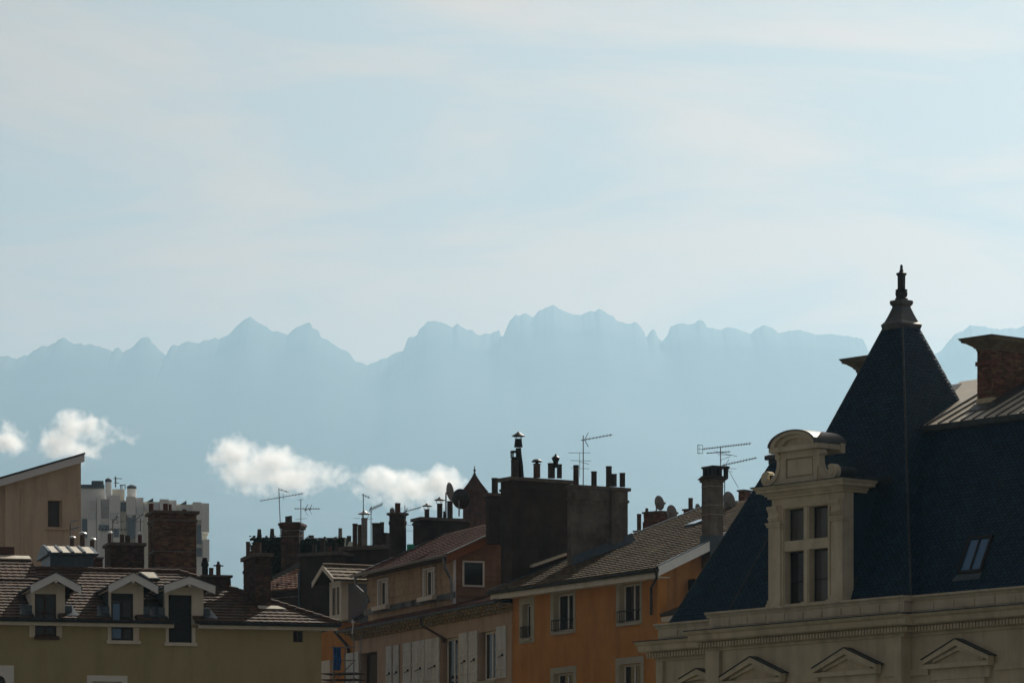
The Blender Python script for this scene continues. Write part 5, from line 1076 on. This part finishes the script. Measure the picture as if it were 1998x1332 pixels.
# ------------------------------------------------------------------ beige house with the sloping white-edged roof
def build_beige():
    H = House('beige_house', 158, 232.0, 10, 'tall beige rendered house with sloping white-edged roof and one small window', 'house'); R = H.root
    z = lambda x, y, v=0.0: H.Z(x, y, v); U = H.U
    a, b, c, d = U(93.5), U(121), z(107, 1028), z(107, 976); hl = U(-240)
    zt0, zt1 = z(10, 944), z(156, 905)      # underside of the roof over the wall
    sl = (zt1-zt0)/(U(156)-U(10)); top = lambda u: zt1+.22+sl*(u-U(156))
    m = MB(); us = [hl, U(10), a, b, 0]
    def strip(u0, u1, z0, f): m.hexa([(u0, 0, z0), (u1, 0, z0), (u1, f, z0), (u0, f, z0), (u0, 0, top(u0)), (u1, 0, top(u1)), (u1, f, top(u1)), (u0, f, top(u0))])
    strip(U(10), a, 0, .4); strip(b, 0, 0, .4); m.box(a, b, 0, .4, 0, c); strip(a, b, d, .4)
    m.build('wall', 'beige_render', R)
    m = MB(); m.prism([(-.001, .402, 0), (-.001, 9, 0), (-.001, 9, top(0)), (-.001, .402, top(0))], (-.4, 0, 0)); m.build('wall', 'beige_render', R)
    m = MB(); u9 = U(10)-.002; m.hexa([(hl, .25, 0), (u9, .25, 0), (u9, .5, 0), (hl, .5, 0), (hl, .25, top(hl)-.1), (u9, .25, top(u9)-.05), (u9, .5, top(u9)-.05), (hl, .5, top(hl)-.1)]); m.build('recessed_wall', 'beige_render', R)
    MB().box(hl, -.5, 3, 3.1, 0, top(hl)-1).build('room_partition', 'room_dark', R)
    sash(H, R, a, b-.12, c, d, 0, .28, frame='brown_wood', mull=False, fw=.08); MB().box(a-.15, b+.5, -.14, .3, c-.14, c-.003).build('sill', 'beige_render', R)
    MB().box(U(116.5), b, .28, .36, c, d).build('reveal', 'beige_render', R)
    MB().tube((U(43), -.05, 0), (U(43), -.05, z(43, 955)), .05, 8).build('downpipe', 'beige_render', R)
    # roof slab: dark sheet over a white fascia
    e0, e1 = hl-.5, U(165, -.6); zf0 = z(0, 948, -.6); zf1 = z(165, 900, -.6); s2 = (zf1-zf0)/(e1-U(0, -.6)); f = lambda u: zf1+s2*(u-e1); th = .36
    m = MB(); m.hexa([(e0, -.6, f(e0)), (e1, -.6, f(e1)), (e1, -.52, f(e1)), (e0, -.52, f(e0)), (e0, -.6, f(e0)+th), (e1, -.6, f(e1)+th), (e1, -.52, f(e1)+th), (e0, -.52, f(e0)+th)]); m.build('fascia', 'white_board', R)
    m = MB(); m.hexa([(e0, -.518, f(e0)+.1), (e1, -.518, f(e1)+.1), (e1-1.5, 9, f(e1)+.1), (e0, 9, f(e0)+.1), (e0, -.518, f(e0)+th), (e1, -.518, f(e1)+th), (e1-1.5, 9, f(e1)+th), (e0, 9, f(e0)+th)]); m.build('roof', 'white_board', R)
    m = MB(); m.hexa([(e0, -.63, f(e0)+th+.002), (e1+.03, -.63, f(e1)+th+.002), (e1-1.4, 9, f(e1)+th+.2), (e0, 9, f(e0)+th+.2), (e0, -.63, f(e0)+th+.10), (e1+.03, -.63, f(e1)+th+.10), (e1-1.4, 9, f(e1)+th+.42), (e0, 9, f(e0)+th+.42)]); m.build('roof_sheet', 'dark_lead', R)
build_beige()
# ------------------------------------------------------------------ white apartment tower far behind
def build_tower():
    H = House('apartment_tower', 280, 640.0, 6, 'white apartment block of stepped columns beyond the brick chimneys', 'apartment block'); R = H.root
    S = 640/FPX
    def blk(x0, x1, y0, y1, v, d, mat, name='bay'): return MB().box(H.U(x0, v), H.U(x1, v), v, v+d, H.Z(280, y1, v), H.Z(280, y0, v)).build(name, mat, R)
    base = 1250
    blk(150, 205, 953, base, 6, 8, 'tower_white', 'wall'); blk(150, 204, 946, 952.8, 5.5, 8, 'tower_roof', 'roof_parapet'); blk(179, 202, 938.5, 945.8, 7, 4, 'tower_roof', 'plant_room')
    blk(201, 404, 985, base, 4, 9, 'tower_cream', 'wall')
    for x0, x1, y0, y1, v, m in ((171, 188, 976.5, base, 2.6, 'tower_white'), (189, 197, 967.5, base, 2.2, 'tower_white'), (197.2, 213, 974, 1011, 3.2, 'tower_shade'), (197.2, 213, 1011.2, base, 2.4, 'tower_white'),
                             (213.4, 234.5, 966.5, base, 1.2, 'tower_white'), (234.8, 246, 977, base, 2.6, 'tower_cream'), (246.5, 264.5, 968.5, 1004, 1.4, 'tower_white'), (264.8, 279.8, 970.5, base, 2.0, 'tower_white'),
                             (280, 311, 978.5, base, 2.8, 'tower_cream'), (312, 329, 973, base, 1.3, 'tower_white'), (329.2, 344.5, 975, base, 2.1, 'tower_white'), (345, 376, 982.5, base, 2.9, 'tower_cream'),
                             (376.5, 392.8, 978, 1012, 1.0, 'tower_white'), (393, 408, 980, 1036, 1.4, 'tower_white'), (396, 408.5, 1050.5, 1092, 1.4, 'tower_white'), (383, 396, 1012, base, 3.0, 'tower_white')): blk(x0, x1, y0, y1, v, 7, m)
    blk(219, 243, 954.5, 985, 5.0, 3, 'tower_cream', 'penthouse')
    for xc, w, y0, y1 in ((211.5, 12.5, 937, 974), (257, 18, 950, 972)):
        v = 4.5; p = H.onv(xc, y1, v); r = w/2*S; zt = H.Z(xc, y0, v)
        c = MB().ring((p.x, v), [(r, p.z), (r, zt)], 16).build('flue_tower', 'tower_white', R); MB().ring((p.x, v), [(r*1.05, zt-.25), (r*1.05, zt+.1), (r*.5, zt+.3)], 16).build('flue_cap', 'tower_roof', c)
    for x0, x1, y0 in ((287, 299, 971), (352, 364, 976)):
        v = 2.7; MB().prism([(H.U(x0, v), v, H.Z(x0, y0+7, v)), (H.U(x1, v), v, H.Z(x1, y0+7, v)), (H.U(x1, v), v, H.Z(x1, y0, v))], (0, 3, 0)).build('sloped_skylight', 'tower_roof', R)
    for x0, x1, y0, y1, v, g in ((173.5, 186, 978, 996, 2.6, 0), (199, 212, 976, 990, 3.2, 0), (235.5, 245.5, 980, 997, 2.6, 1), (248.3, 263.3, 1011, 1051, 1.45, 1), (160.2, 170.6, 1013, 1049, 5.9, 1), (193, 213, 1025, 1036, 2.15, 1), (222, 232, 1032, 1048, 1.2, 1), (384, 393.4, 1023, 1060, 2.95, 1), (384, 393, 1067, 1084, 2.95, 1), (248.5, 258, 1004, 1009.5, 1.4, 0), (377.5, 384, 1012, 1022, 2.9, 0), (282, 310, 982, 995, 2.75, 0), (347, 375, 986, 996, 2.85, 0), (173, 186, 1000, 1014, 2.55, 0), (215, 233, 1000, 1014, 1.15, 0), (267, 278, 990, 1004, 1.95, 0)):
        w = MB().box(H.U(x0, v), H.U(x1, v), v-.14, v-.01, H.Z(280, y1, v), H.Z(280, y0, v)).build('painted_shade_panel' if not g else 'window', 'tower_shade' if not g else 'tower_glass', R)  # the grey panels are painted shade on the columns, the rest windows
    m = MB(); p = H.onv(225.5, 950, 6); t = H.onv(225.5, 929, 6); m.tube(p, t, .10, 5); m.tube(t+V3((-.3, 0, -.3)), t+V3((.9, 0, -.3)), .07, 4); m.tube(p+V3((-.2, 0, .6)), p+V3((.5, 0, .6)), .07, 4); m.build('roof_mast', 'antenna_alu', R)
    m = MB()
    for x in (235, 238, 244): p = H.onv(x, 954, 5.2); t = H.onv(x, 945, 5.2); m.tube(p, t, .08, 4)
    p = H.onv(234, 946, 5.2); t = H.onv(245, 945.5, 5.2); m.tube(p, t, .08, 4); m.build('roof_mast', 'antenna_alu', R)
build_tower()
# ------------------------------------------------------------------ roofs and stacks behind the street
def world_frame(name, x, D, deg, label, cat): return House(name, x, D, deg, label, cat)
mk('turret_tile', (.06, .028, .02), (.09, .045, .032), scale=3, rough=.9)
def build_rear():
    # dark ivy-grown house behind the olive roof
    H = House('ivy_house', 600, 236.0, -12, 'dark ivy-covered house top with a row of squat chimney pots', 'house'); R = H.root
    U, Z = H.U, H.Z
    top = Z(600, 1052); body = MB(); body.box(U(548), U(672), 0, 5, 0, top); body.build('wall', 'ivy_dark', R)
    b2 = MB(); b2.box(U(488), U(549), .6, 5, 0, Z(520, 1048, .6)); LW = b2.build('wall', 'ivy_dark', R)
    rnd = random.Random(12); lf = MB(); e = [V3((U(488), .5, 0)), V3((U(672), -.05, 0))]
    for k in range(2600):     # ivy leaves over the front and the top edge
        t = rnd.random(); x = 488+184*t; v = -.03 if x > 549 else .57; zt_ = Z(600, 1052) if x > 549 else Z(520, 1048, .6); zz = zt_-abs(rnd.gauss(0, 1.6))+rnd.uniform(0, .16)
        p = V3((U(x, v), v-rnd.uniform(0, .22)+(rnd.uniform(0, 1.2) if zz > zt_-.02 else 0), zz)); s = rnd.uniform(.04, .09); a = V3((rnd.uniform(-1, 1), rnd.uniform(-1, .2), rnd.uniform(-.6, 1))).normalized(); b = a.orthogonal().normalized(); c = a.cross(b)
        lf.add([p+b*s, p+c*s, p-b*s, p-c*s], [(0, 1, 2, 3)])
    lf.build('ivy_leaves', 'ivy_dark', R, kind='stuff')
    mk_pots = lambda ch, v, its: pots_px(H, ch, v, its, 'dark_pot')
    mk_pots(LW, 1.2, [(506, 1031, 1050, 10, None, .7), (531, 1030, 1050, 10, None, .7)])
    W2 = MB().box(U(590), U(668), .5, 1.4, top-.02, top+.12).build('cap_slab', 'slab_stone', R)
    mk_pots(W2, .9, [(607, 1043, 1054, 11), (655, 1046, 1054, 7), (664, 1029, 1053, 8, None, .9, 'pot_grey'), (681, 1044, 1054, 9)])
    # ornate brick chimney
    v = -.4; a, b = U(549, v), U(583, v); zt = Z(566, 1018, v); c = chimney(H, a, b, v, v+1.0, Z(566, 1150, v), zt, 'mortar_dark', over=.03, cap=.10, brick='brick_sooty')
    for k, (o, y0, y1) in enumerate(((.09, 1030, 1025), (.14, 1024.8, 1020))): MB().box(a-o, b+o, v-o, v+1+o, Z(566, y0, v), Z(566, y1, v)).build('corbel', 'brick_sooty', c)
    for y in (1034, 1045): MB().box(a-.03, b+.03, v-.03, v+1.03, Z(566, y+1, v), Z(566, y, v)).build('iron_strap', 'dull_metal', c)
    pots_px(H, c, .1, [(561, 1006, 1020, 9), (566.5, 1005, 1020, 7)], 'dark_pot')
    # sunlit pink tiled roof below it
    H2 = House('pink_roofed_house', 555, 226.0, -40, 'small house with sunlit pink tiled roof behind the dark chimneys', 'house'); R = H2.root
    v0 = -.2; z0 = H2.Z(555, 1150, v0); P = H2.onv(526, 1150, v0); Q = H2.onv(590, 1150, v0); pit = .40
    m = MB(); m.slab([(P.x-1.2, v0, z0), (Q.x+.6, v0, z0), (Q.x+.6, v0+4.2, z0+4.2*pit), (P.x-1.2, v0+4.2, z0+4.2*pit)], .1); RF = m.build('roof', 'roof_under', R)
    tiles('tile_field', (P.x-1.2, v0, z0+.01), (1, 0, 0), (0, 1, pit), lambda d: (0, Q.x-P.x+1.8), 4.4, .30, .33, 'tile_pink', RF, lift=.08, seed=51)
    MB().box(P.x-1, Q.x+.4, 0, 6, 0, z0-.02).build('wall', 'dark_render', R)
    zz = H2.Z(555, 1165, 0); MB().tube((P.x-.9, -.06, zz), (Q.x+.4, -.06, zz), .03, 6).build('pipe', 'dull_metal', R)
    for x in (543, 566): pots_px(H2, R, .5, [(x, 1137, 1152, 9)], 'pot_red')
    m = MB(); a, b = H2.onv(531, 1128, 3.0), H2.onv(590, 1098, 3.0); m.prism([a+V3((0, 0, -.15)), b+V3((0, 0, -.15)), b+V3((0, 0, .12)), a+V3((0, 0, .12))], (0, .4, 0)); m.build('roof_edge', 'dark_lead', R)
    # grey rendered party wall and chimney stacks
    H3 = House('grey_party_wall_house', 615, 221.0, -28, 'grey rendered house with broad chimney stacks beside the small tiled dormer', 'house'); R = H3.root
    U, Z = H3.U, H3.Z
    def st(x0, x1, ytop, ybase, v, dep, mat, its, band=None, cap=.16, over=.12, pm='dark_pot'):
        a, b = U(x0, v), U(x1, v); zt = Z((x0+x1)/2, ytop, v); c = chimney(H3, a, b, v, v+dep, Z(x0, ybase, v), zt, mat, over=over, cap=cap, band=band)
        for it in its:
            vv = v+dep*.5; p = H3.onv(it[0], it[2], vv); t = H3.onv(it[0], it[1], vv); pot(c, p.x, vv, zt, t.z-zt, it[3]/2/FPX*H3.depth(p.x, vv), it[6] if len(it) > 6 else pm, it[4] if len(it) > 4 else None, it[5] if len(it) > 5 else 1.0, it[7] if len(it) > 7 else 'soot_metal')
        return c
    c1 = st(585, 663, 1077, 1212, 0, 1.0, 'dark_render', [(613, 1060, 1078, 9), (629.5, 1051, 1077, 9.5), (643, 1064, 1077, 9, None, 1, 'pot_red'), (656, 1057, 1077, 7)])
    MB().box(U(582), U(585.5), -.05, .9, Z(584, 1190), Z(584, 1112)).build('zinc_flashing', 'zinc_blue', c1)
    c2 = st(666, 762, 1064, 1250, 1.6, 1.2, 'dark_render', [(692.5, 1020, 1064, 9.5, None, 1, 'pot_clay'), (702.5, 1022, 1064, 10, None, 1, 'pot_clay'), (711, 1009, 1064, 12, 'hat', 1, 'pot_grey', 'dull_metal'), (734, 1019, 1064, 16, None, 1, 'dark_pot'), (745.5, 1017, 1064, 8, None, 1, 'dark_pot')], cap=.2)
    MB().box(U(742, 2), U(760, 2), 1.7, 2.4, Z(750, 1066, 2), Z(750, 1040, 2)).build('flue_block', 'dark_render', c2)
    # far turret with a pointed tiled roof
    H4 = House('turret', 926, 262.0, 38, 'pointed tile-roofed turret with finial behind the satellite dish', 'turret'); R = H4.root; S = 262/FPX
    zz = lambda y: CZ+(HY-y)/FPX*262; q = math.sqrt(2)
    MB().ring((0, 0), [(23*S*1.0, 0), (23*S, zz(957))], 4, rot=0).build('wall', 'brick_sooty', R)
    rp = [(27, 962), (26, 958), (13, 942), (4.5, 929)]
    MB().ring((0, 0), [(a*S, zz(b)) for a, b in rp], 4).build('roof', 'turret_tile', R)
    MB().ring((0, 0), [(a*S, zz(b)) for a, b in [(4.8, 930), (4, 927), (1.6, 922), (1.2, 920), (2.4, 918), (2.4, 916), (1, 914.5), (.9, 910), (.2, 908)]], 8).build('finial', 'dark_lead', R)
    # houses behind the orange roof: small brick chimneys
    H5 = House('rear_brick_house', 1290, 212.0, -40, 'house behind the orange roof with small red brick chimneys', 'house'); R = H5.root
    H5.root['label'] = 'house behind the orange roof showing two small red brick chimneys'
    MB().box(H5.U(1236, 1), H5.U(1480, 1), 1, 7, 0, H5.Z(1300, 1042, 1)).build('wall', 'dark_render', R)
    def sb(x0, x1, yt, yb, v, dep, its, bm='brick_sooty'):
        a, b = H5.U(x0, v), H5.U(x1, v); zt = H5.Z((x0+x1)/2, yt, v); c = chimney(H5, a, b, v, v+dep, H5.Z(x0, yb, v)-1, zt, 'mortar_dark', over=.06, cap=.08, brick=bm)
        pots_px(H5, c, v+dep*.5, its, 'pot_clay'); return c
    sb(1256, 1290, 997, 1040, 1.2, .6, [(1262, 990, 997, 6)], 'brick'); c = sb(1238, 1254, 1034, 1050, 1.0, .5, [(1247, 1001, 1033, 8.5), (1257, 1017, 1033, 6), (1271, 997, 1030, 11.5)])
    sb(1334, 1352, 992, 1016, 2.5, .6, [(1347.5, 970, 990, 9)], 'brick'); sb(1441, 1452, 955, 1000, 3.0, .5, [], 'brick')
    # orange house behind the scaffold and its low roof
    H6 = House('rear_orange_house', 690, 218.0, -62, 'orange wall with grey eave between the olive and shuttered houses', 'house'); R = H6.root
    MB().box(H6.U(620), H6.U(693), 0, 6, 0, H6.Z(655, 1204)).build('wall', 'orange_render', R)
    m = MB(); z0 = H6.Z(660, 1210, -.5); m.slab([(H6.U(640, -.5), -.5, z0), (H6.U(700, -.5), -.5, z0), (H6.U(700, -.5), 2.6, z0+1.5), (H6.U(640, -.5), 2.6, z0+1.5)], .12); m.build('roof', 'dark_lead', R)
    m = MB(); u = H6.U(665, -.1); m.path([(u, -.5, z0-.05), (u, -.4, z0-.5), (u+.7, -.1, z0-1.2), (u+1.0, -.08, z0-1.9), (u+1.0, -.08, z0-3)], .07); m.build('downpipe', 'gutter_dark', R)
    MB().box(H6.U(626, -.1), H6.U(649, -.1), -.25, -.02, H6.Z(640, 1330, -.1), H6.Z(640, 1288, -.1)).build('pale_panel', 'cream_paint', R)
build_rear()
# ------------------------------------------------------------------ scaffold by the shuttered house
def build_scaffold():
    H = House('scaffold', 670, 205.0, -20, 'tube scaffold tower hung with a blue sheet below the orange wall', 'scaffold'); R = H.root; U, Z = H.U, H.Z
    x0, x1 = U(651), U(690); d = 1.1
    for i, (u, v, yt) in enumerate(((x0, 0, 1258), (x1, 0, 1212), (x0+.1, d, 1262), (x1-.1, d, 1240))): MB().tube((u, v, 0), (u, v, Z(670, yt, v)), .028, 8).build('standard', 'dull_metal', R)
    for y in (1262, 1288, 1312): MB().tube((x0-.15, -.03, Z(670, y)), (x1+.1, -.03, Z(670, y)), .025, 6).build('ledger', 'dull_metal', R)
    for y in (1313, 1325): MB().box(x0-.6, x1+.1, 0, d, Z(670, y), Z(670, y-1.6)).build('platform', 'brown_wood', R)
    MB().tube((x0, .02, Z(670, 1330)), (x1, .02, Z(670, 1290)), .022, 6).build('brace', 'dull_metal', R)
    m = MB(); n = 12; a, b = U(652), U(667); zt, zb = Z(660, 1262), Z(660, 1307)
    grid = [(a+(b-a)*i/n, -.09-.05*math.sin(i*1.3)-.03*math.sin(j*.9+i), zt+(zb-zt)*j/10) for j in range(11) for i in range(n+1)]
    m.add(grid, [(j*(n+1)+i, j*(n+1)+i+1, (j+1)*(n+1)+i+1, (j+1)*(n+1)+i) for j in range(10) for i in range(n)])
    o = m.build('blue_sheet', 'tarp_blue', None); o.parent = None; o.location = H.root.location; o.rotation_euler = H.root.rotation_euler
    tag(o, 'blue plastic sheet hanging on the scaffold rail', 'sheet')
    m = MB(); m.path([(U(688), -.05, Z(688, 1208)), (U(690), -.05, Z(690, 1218)), (U(688), -.05, Z(688, 1236))], .03); m.box(U(687), U(693), -.09, -.02, Z(690, 1215), Z(690, 1211)); m.build('coupler', 'bright_metal', R)
build_scaffold()
def green_net():
    H = House('green_net', 800, 214.0, -30, 'scrap of bright green netting between two dark chimneys', 'net'); m = MB()
    z0, z1 = H.Z(800, 1082), H.Z(800, 1061); a, b = H.U(794), H.U(809)
    g = [(a+(b-a)*i/6, .03*math.sin(i*2), z0+(z1-z0)*j/3) for j in range(4) for i in range(7)]; m.add(g, [(j*7+i, j*7+i+1, (j+1)*7+i+1, (j+1)*7+i) for j in range(3) for i in range(6)]); m.build('net_sheet', 'net_green', H.root)
    MB().tube((a, .05, 0), (a, .05, z1), .03).build('post', 'dull_metal', H.root)
green_net()
# ------------------------------------------------------------------ aerials and dishes
def aerial(label, D, mast, booms, r=.022, extra=()):
    """mast: (x, ytop, ybase). booms: (x0,y0,x1,y1,count,element px,reflector)."""
    b = px(mast[0], mast[2], D); S = D/FPX; root = empty('television_aerial', b); tag(root, label, 'aerial', 'rooftop television aerials')
    loc = lambda x, y, dy=0.0: px(x, y, D)-b+V3((0, dy, 0))
    MB().tube(loc(mast[0], mast[2]), loc(mast[0]+(mast[3] if len(mast) > 3 else 0), mast[1]), r, 6).build('mast', 'antenna_alu', root)
    for x0, y0, x1, y1, n, el, ref in booms:
        p, q = loc(x0, y0, -.05), loc(x1, y1, -.25); bo = MB().tube(p, q, r*.7, 5).build('boom', 'antenna_alu', root)
        dv = V3((.10, .55, .12))
        me = None
        for i in range(n):
            c = p.lerp(q, (i+.6)/(n+.2)); h = el*S*.5
            o = MB().tube(c-dv*h*2.2-V3((0, 0, h*.9)), c+dv*h*2.2+V3((0, 0, h*.9)), r*.8, 4).build('element', 'antenna_alu', bo)
        if ref:
            for sg in (-1, 1):
                t = p.lerp(q, .12); s2 = 1 if x1 > x0 else -1
                rf = MB()
                for dd in (-.12, .12): rf.tube(t+V3((0, dd, 0)), t+V3((ref*S*.55*s2, dd, sg*ref*S)), r*.5, 4)
                rf.tube(t+V3((ref*S*.55*s2, -.14, sg*ref*S)), t+V3((ref*S*.55*s2, .14, sg*ref*S)), r*.5, 4)
                rf.build('reflector', 'antenna_alu', bo)
    for x0, y0, x1, y1 in extra: MB().tube(loc(x0, y0), loc(x1, y1), r*.6, 4).build('cross_rod', 'antenna_alu', root)
aerial('tall thin aerial with a long slanting boom above the ornate brick chimney', 236.5, (548, 952, 1050, -4), [(507, 977, 593, 963, 14, 3, 0), (544, 954, 564, 961, 2, 3, 0)], r=.021, extra=((552, 962, 554, 975),))
aerial('aerial with two pairs of angled reflector bars right of the ornate brick chimney', 236, (587, 973, 1052), [(574, 992, 625, 993, 10, 3, 0), (594, 995, 600, 995, 2, 3, 11), (603, 994, 608, 994, 1, 3, 9)], r=.021, extra=((576, 1013, 598, 1011), (584, 1032, 592, 1032), (581, 975, 592, 974)))
aerial('mast with a short aerial rising beside the pot with a conical hat', 221, (709, 963, 1040), [(706, 964, 722, 972, 3, 4, 0)], r=.021, extra=((690, 1011, 703, 1011),))
aerial('stubby aerial with bristling elements left of the round chimney', 222, (724, 988, 1064), [(720, 995, 747, 984, 9, 7, 5)], r=.021, extra=((718, 1012, 728, 1012),))
aerial('aerial boom peeping out just right of the round chimney', 212, (790, 985, 1030), [(787, 999, 822, 990, 8, 4, 7)], r=.02, extra=((793, 1024, 806, 1023), (793, 1035, 806, 1035)))
aerial('tall aerial with a long toothed boom on the tall grey chimney stacks', 193.5, (1138, 849, 950), [(1133, 859, 1195, 849, 9, 4, 13)], r=.021, extra=((1109, 883, 1152, 883), (1114, 898, 1153, 899), (1114, 913, 1150, 914), (1131, 882, 1131, 930), (1130, 901, 1150, 905)))
aerial('wide toothed aerial with grid reflector above the square chimney', 192, (1406, 873, 925), [(1371, 876, 1465, 866, 18, 4, 0), (1378, 884, 1425, 882, 8, 3, 0)], r=.021, extra=((1361, 867, 1361, 885), (1364, 867, 1364, 885), (1371, 868, 1371, 884), (1361, 868, 1371, 868), (1361, 876, 1371, 876), (1361, 884, 1371, 884), (1395, 880, 1438, 890), (1400, 886, 1430, 888)))
aerial('lower toothed aerial on the mast behind the square chimney', 194, (1414, 905, 1010), [(1408, 908, 1476, 894, 12, 4, 10)], r=.021, extra=((1400, 913, 1437, 914), (1410, 918, 1430, 920), (1405, 898, 1425, 890), (1422, 918, 1441, 952)))
aerial('small aerial grid against the wall of the beige house', 205, (137, 1020, 1062), [(136, 1033, 156, 1029, 5, 8, 0), (138, 1018, 153, 1016, 4, 7, 0)], r=.022)
aerial('spindly aerial standing on the low sooty brick chimney', 203.0, (220, 1012, 1104), [(192, 1032, 249, 1034, 8, 5, 0), (221, 1017, 233, 1005, 3, 8, 0)], r=.021, extra=((222, 1020, 243, 1016), (226, 1005, 230, 1022)))
aerial('aerial leaning against the left side of the big brick chimney', 203.2, (274, 1011, 1106), [(258, 1018, 282, 1003, 4, 5, 0)], r=.021, extra=((258, 1017, 280, 1017), (274, 1085, 266, 1106)))
def dish(label, D, cx, cy, w, h, yaw, pitch, mat='dish_grey', foot=14, back=True):
    """Offset dish: shallow bowl with rim, arm with feed, bracket and post."""
    S = D/FPX; c = px(cx, cy, D); root = empty('satellite_dish', c+V3((0, 0, -(h/2+foot)*S))); tag(root, label, 'satellite dish', 'rooftop satellite dishes')
    o = V3((0, 0, (h/2+foot)*S)); R = Matrix.Rotation(math.radians(yaw), 3, 'Z') @ Matrix.Rotation(math.radians(pitch), 3, 'X')
    a = h/2*S; m = MB(); n, rings = 24, 6; vs = []; 
    for side in (0, 1):
        for j in range(rings+1):
            t = j/rings
            for i in range(n):
                an = 2*math.pi*i/n; p = V3((a*.92*t*math.cos(an), -.30*a*(t*t-1)*-1+(.02 if side else 0)-.3*a, a*t*math.sin(an))); vs.append(o+R @ p)
    fs = []
    for side in (0, 1):
        b = side*(rings+1)*n
        for j in range(rings):
            for i in range(n): fs.append((b+j*n+i, b+j*n+(i+1) % n, b+(j+1)*n+(i+1) % n, b+(j+1)*n+i))
    b0, b1 = rings*n, (rings+1)*n+rings*n
    fs += [(b0+i, b0+(i+1) % n, b1+(i+1) % n, b1+i) for i in range(n)]
    m.add(vs, fs); m.build('bowl', mat, root, smooth=True)
    f = o+R @ V3((0, .75*a, -.2*a)); m = MB(); m.tube(o+R @ V3((0, -.3*a, -.95*a)), f, .02, 6); m.build('feed_arm', 'dull_metal', root); MB().tube(f, f-R @ V3((0, .18, -.03)), .05, 8).build('feed_horn', 'dish_grey', root)
    q_ = o+R @ V3((0, -.62*a-.08, -.1*a)); MB().path([o+R @ V3((0, -.55*a, 0)), q_, V3((q_.x, q_.y, 0))], .035).build('bracket_post', 'dull_metal', root)
dish('tall grey satellite dish seen edge-on beside the black dish', 211, 883, 958, 16, 36, -66, 10, foot=26)
dish('black satellite dish seen from behind below the turret', 210.5, 901, 972, 34, 40, -20, 14, 'dish_black', foot=16)
dish('upper grey satellite dish standing on the small brick chimney', 211, 1289.5, 980, 19, 29, -50, 14, foot=4)
dish('larger grey satellite dish right of the small brick chimney', 209, 1314, 999, 20, 31, -50, 14, foot=18)
dish('tiny satellite dish half hidden by the square chimney', 214, 1362, 988, 11, 12, -40, 12, foot=10)
dish('big grey satellite dish between the square chimney and the slate roof', 197, 1427, 977, 23, 40, -54, 14, foot=30)
dish('small pale dish peeping over the round chimney top', 216, 766, 996, 12, 12, -30, 8, foot=8)
